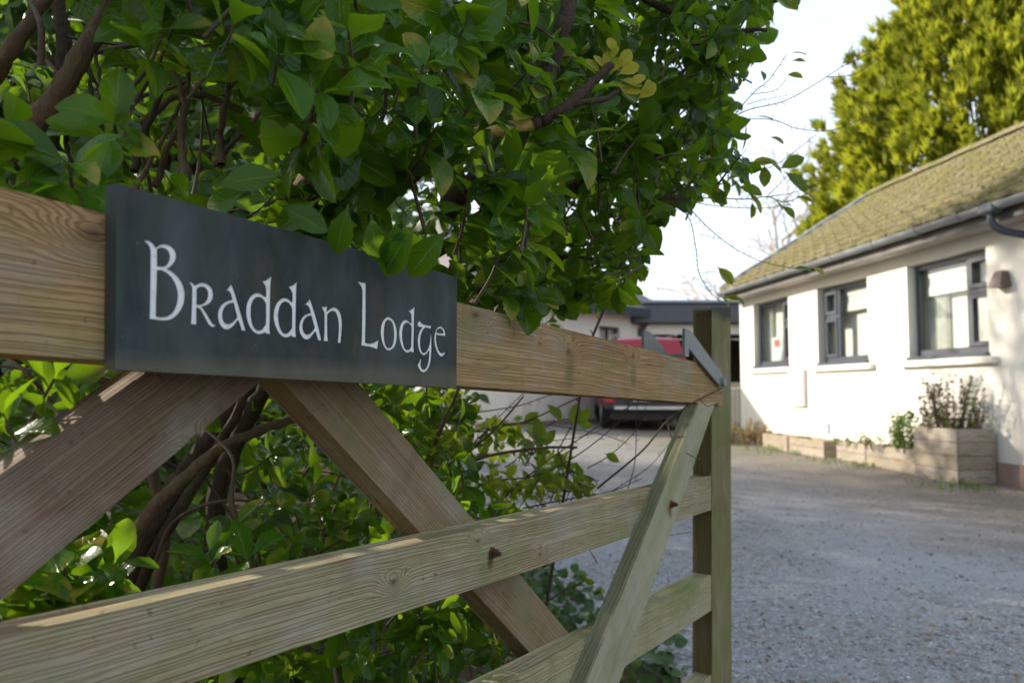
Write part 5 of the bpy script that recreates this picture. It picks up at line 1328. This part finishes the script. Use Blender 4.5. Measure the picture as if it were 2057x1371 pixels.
C_ = [at(1200, 980, 1.75), at(1290, 905, 1.7), at(1340, 845, 1.68), at(1390, 810, 1.66), at(1452, 778, 1.64)]; tw3.add(C_, [.0026, .0012], 5, 5)
tw3.add([at(1340, 845, 1.68), at(1350, 880, 1.67), at(1380, 910, 1.66), at(1415, 925, 1.66)], [.0018, .0008], 4, 5); tw3.add([at(1405, 800, 1.66), at(1420, 815, 1.65), at(1445, 808, 1.64)], [.0009, .0006], 4, 4)
for (px, py, dx, dy, Y) in [(1085, 895, -2, -55, 1.95), (1085, 895, 30, -30, 1.9), (1130, 850, -22, -40, 1.95), (1150, 855, 10, -45, 1.95), (1165, 850, 20, -30, 1.95), (1160, 850, 30, 5, 1.95), (1215, 910, 30, 15, 1.95), (1050, 850, 30, -22, 2.0), (1070, 960, 40, -10, 2.0), (1100, 950, 30, 25, 2.0), (1150, 960, 35, 20, 2.0), (1160, 975, 30, 20, 1.95), (1180, 1165, -15, -12, 1.5), (1172, 1165, 22, 5, 1.5), (1085, 1280, 12, -10, 1.5), (1085, 1280, 15, 8, 1.5)]:
    a, c = at(px, py, Y), at(px + dx, py + dy, Y); lv3.add(TPL_HI, leaf_verts(TPL_HI, float(np.linalg.norm(c - a)) * 1.1, .5, a, c - a, unit(rvec() * .4 + np.array([.2, -.9, .4])), .5, .2, .03, 'ovate'), .6)
tw3.V = [v - LB for v in tw3.V]; tag(tw3.build('twigs', M_TWIG, low), kind='stuff')
plant_leaves(lv3, low, M_LIME, 300, OCC)

# ------------------------------------------------------------------ ivy on the ground by the stile, dead leaves under the hedge
M_IVY = leafmat('ivy_leaf', (.018, .055, .014), (.05, .12, .025), (.13, .28, .04), .25, .25)
lv4 = Leaves()
for i in range(2600):
    Y = 1.5 + 3.0 * rng.random() ** .8; xl = -1.6; xr = float(np.interp(Y, [1.5, 2.4, 3.2, 4.5], [.62, .72, .42, .05])) + .09 * math.sin(Y * 9)
    X = xl + (xr - xl) * rng.random() ** .75
    if X * GN[0] + Y * GN[1] > -GDIST + .02: continue
    hgt_ = (.22 * (1 - (X - xl) / (xr - xl)) + .06 + .07 * math.sin(X * 9 + Y * 5) ** 2) * rng.random()
    P = np.array([X, Y, float(ground_h(X, Y)) + .015 + hgt_]); d = unit(rvec() * .8 + np.array([.5, -.5, .0]))
    lv4.add(TPL_LO, leaf_verts(TPL_LO, .04 + .03 * rng.random(), .85, P, d, unit(np.array([0, -.3, 1]) + rvec() * .5), .5, .1, .04, 'ovate'), rng.random())
tag(link('ivy_ground_cover', lv4.mesh(range(len(lv4.items)), 'ivy'), M_IVY, smooth=True), 'dark glossy ivy spreading over the ground by the gate', 'ivy', kind='stuff')
lv5 = Leaves()
for i in range(420):
    Y = 1.2 + 8 * rng.random() ** 1.5; X = float(drive_left(Y)) - .1 + (1.4 * rng.random() ** 2.8 if rng.random() < .5 else -2.0 * rng.random())
    P = np.array([X, Y, float(ground_h(X, Y)) + .02]); lv5.add(TPL_LO, leaf_verts(TPL_LO, .02 + .022 * rng.random(), .5, P, unit(rvec() * np.array([1, 1, .1])), unit(np.array([0, 0, 1]) + .3 * rvec()), .8, .2, .05), rng.random())
tag(link('leaf_litter', lv5.mesh(range(len(lv5.items)), 'litter'), M_DLEAF, smooth=True), 'brown fallen leaves scattered along the drive edge', 'leaf litter', kind='stuff')
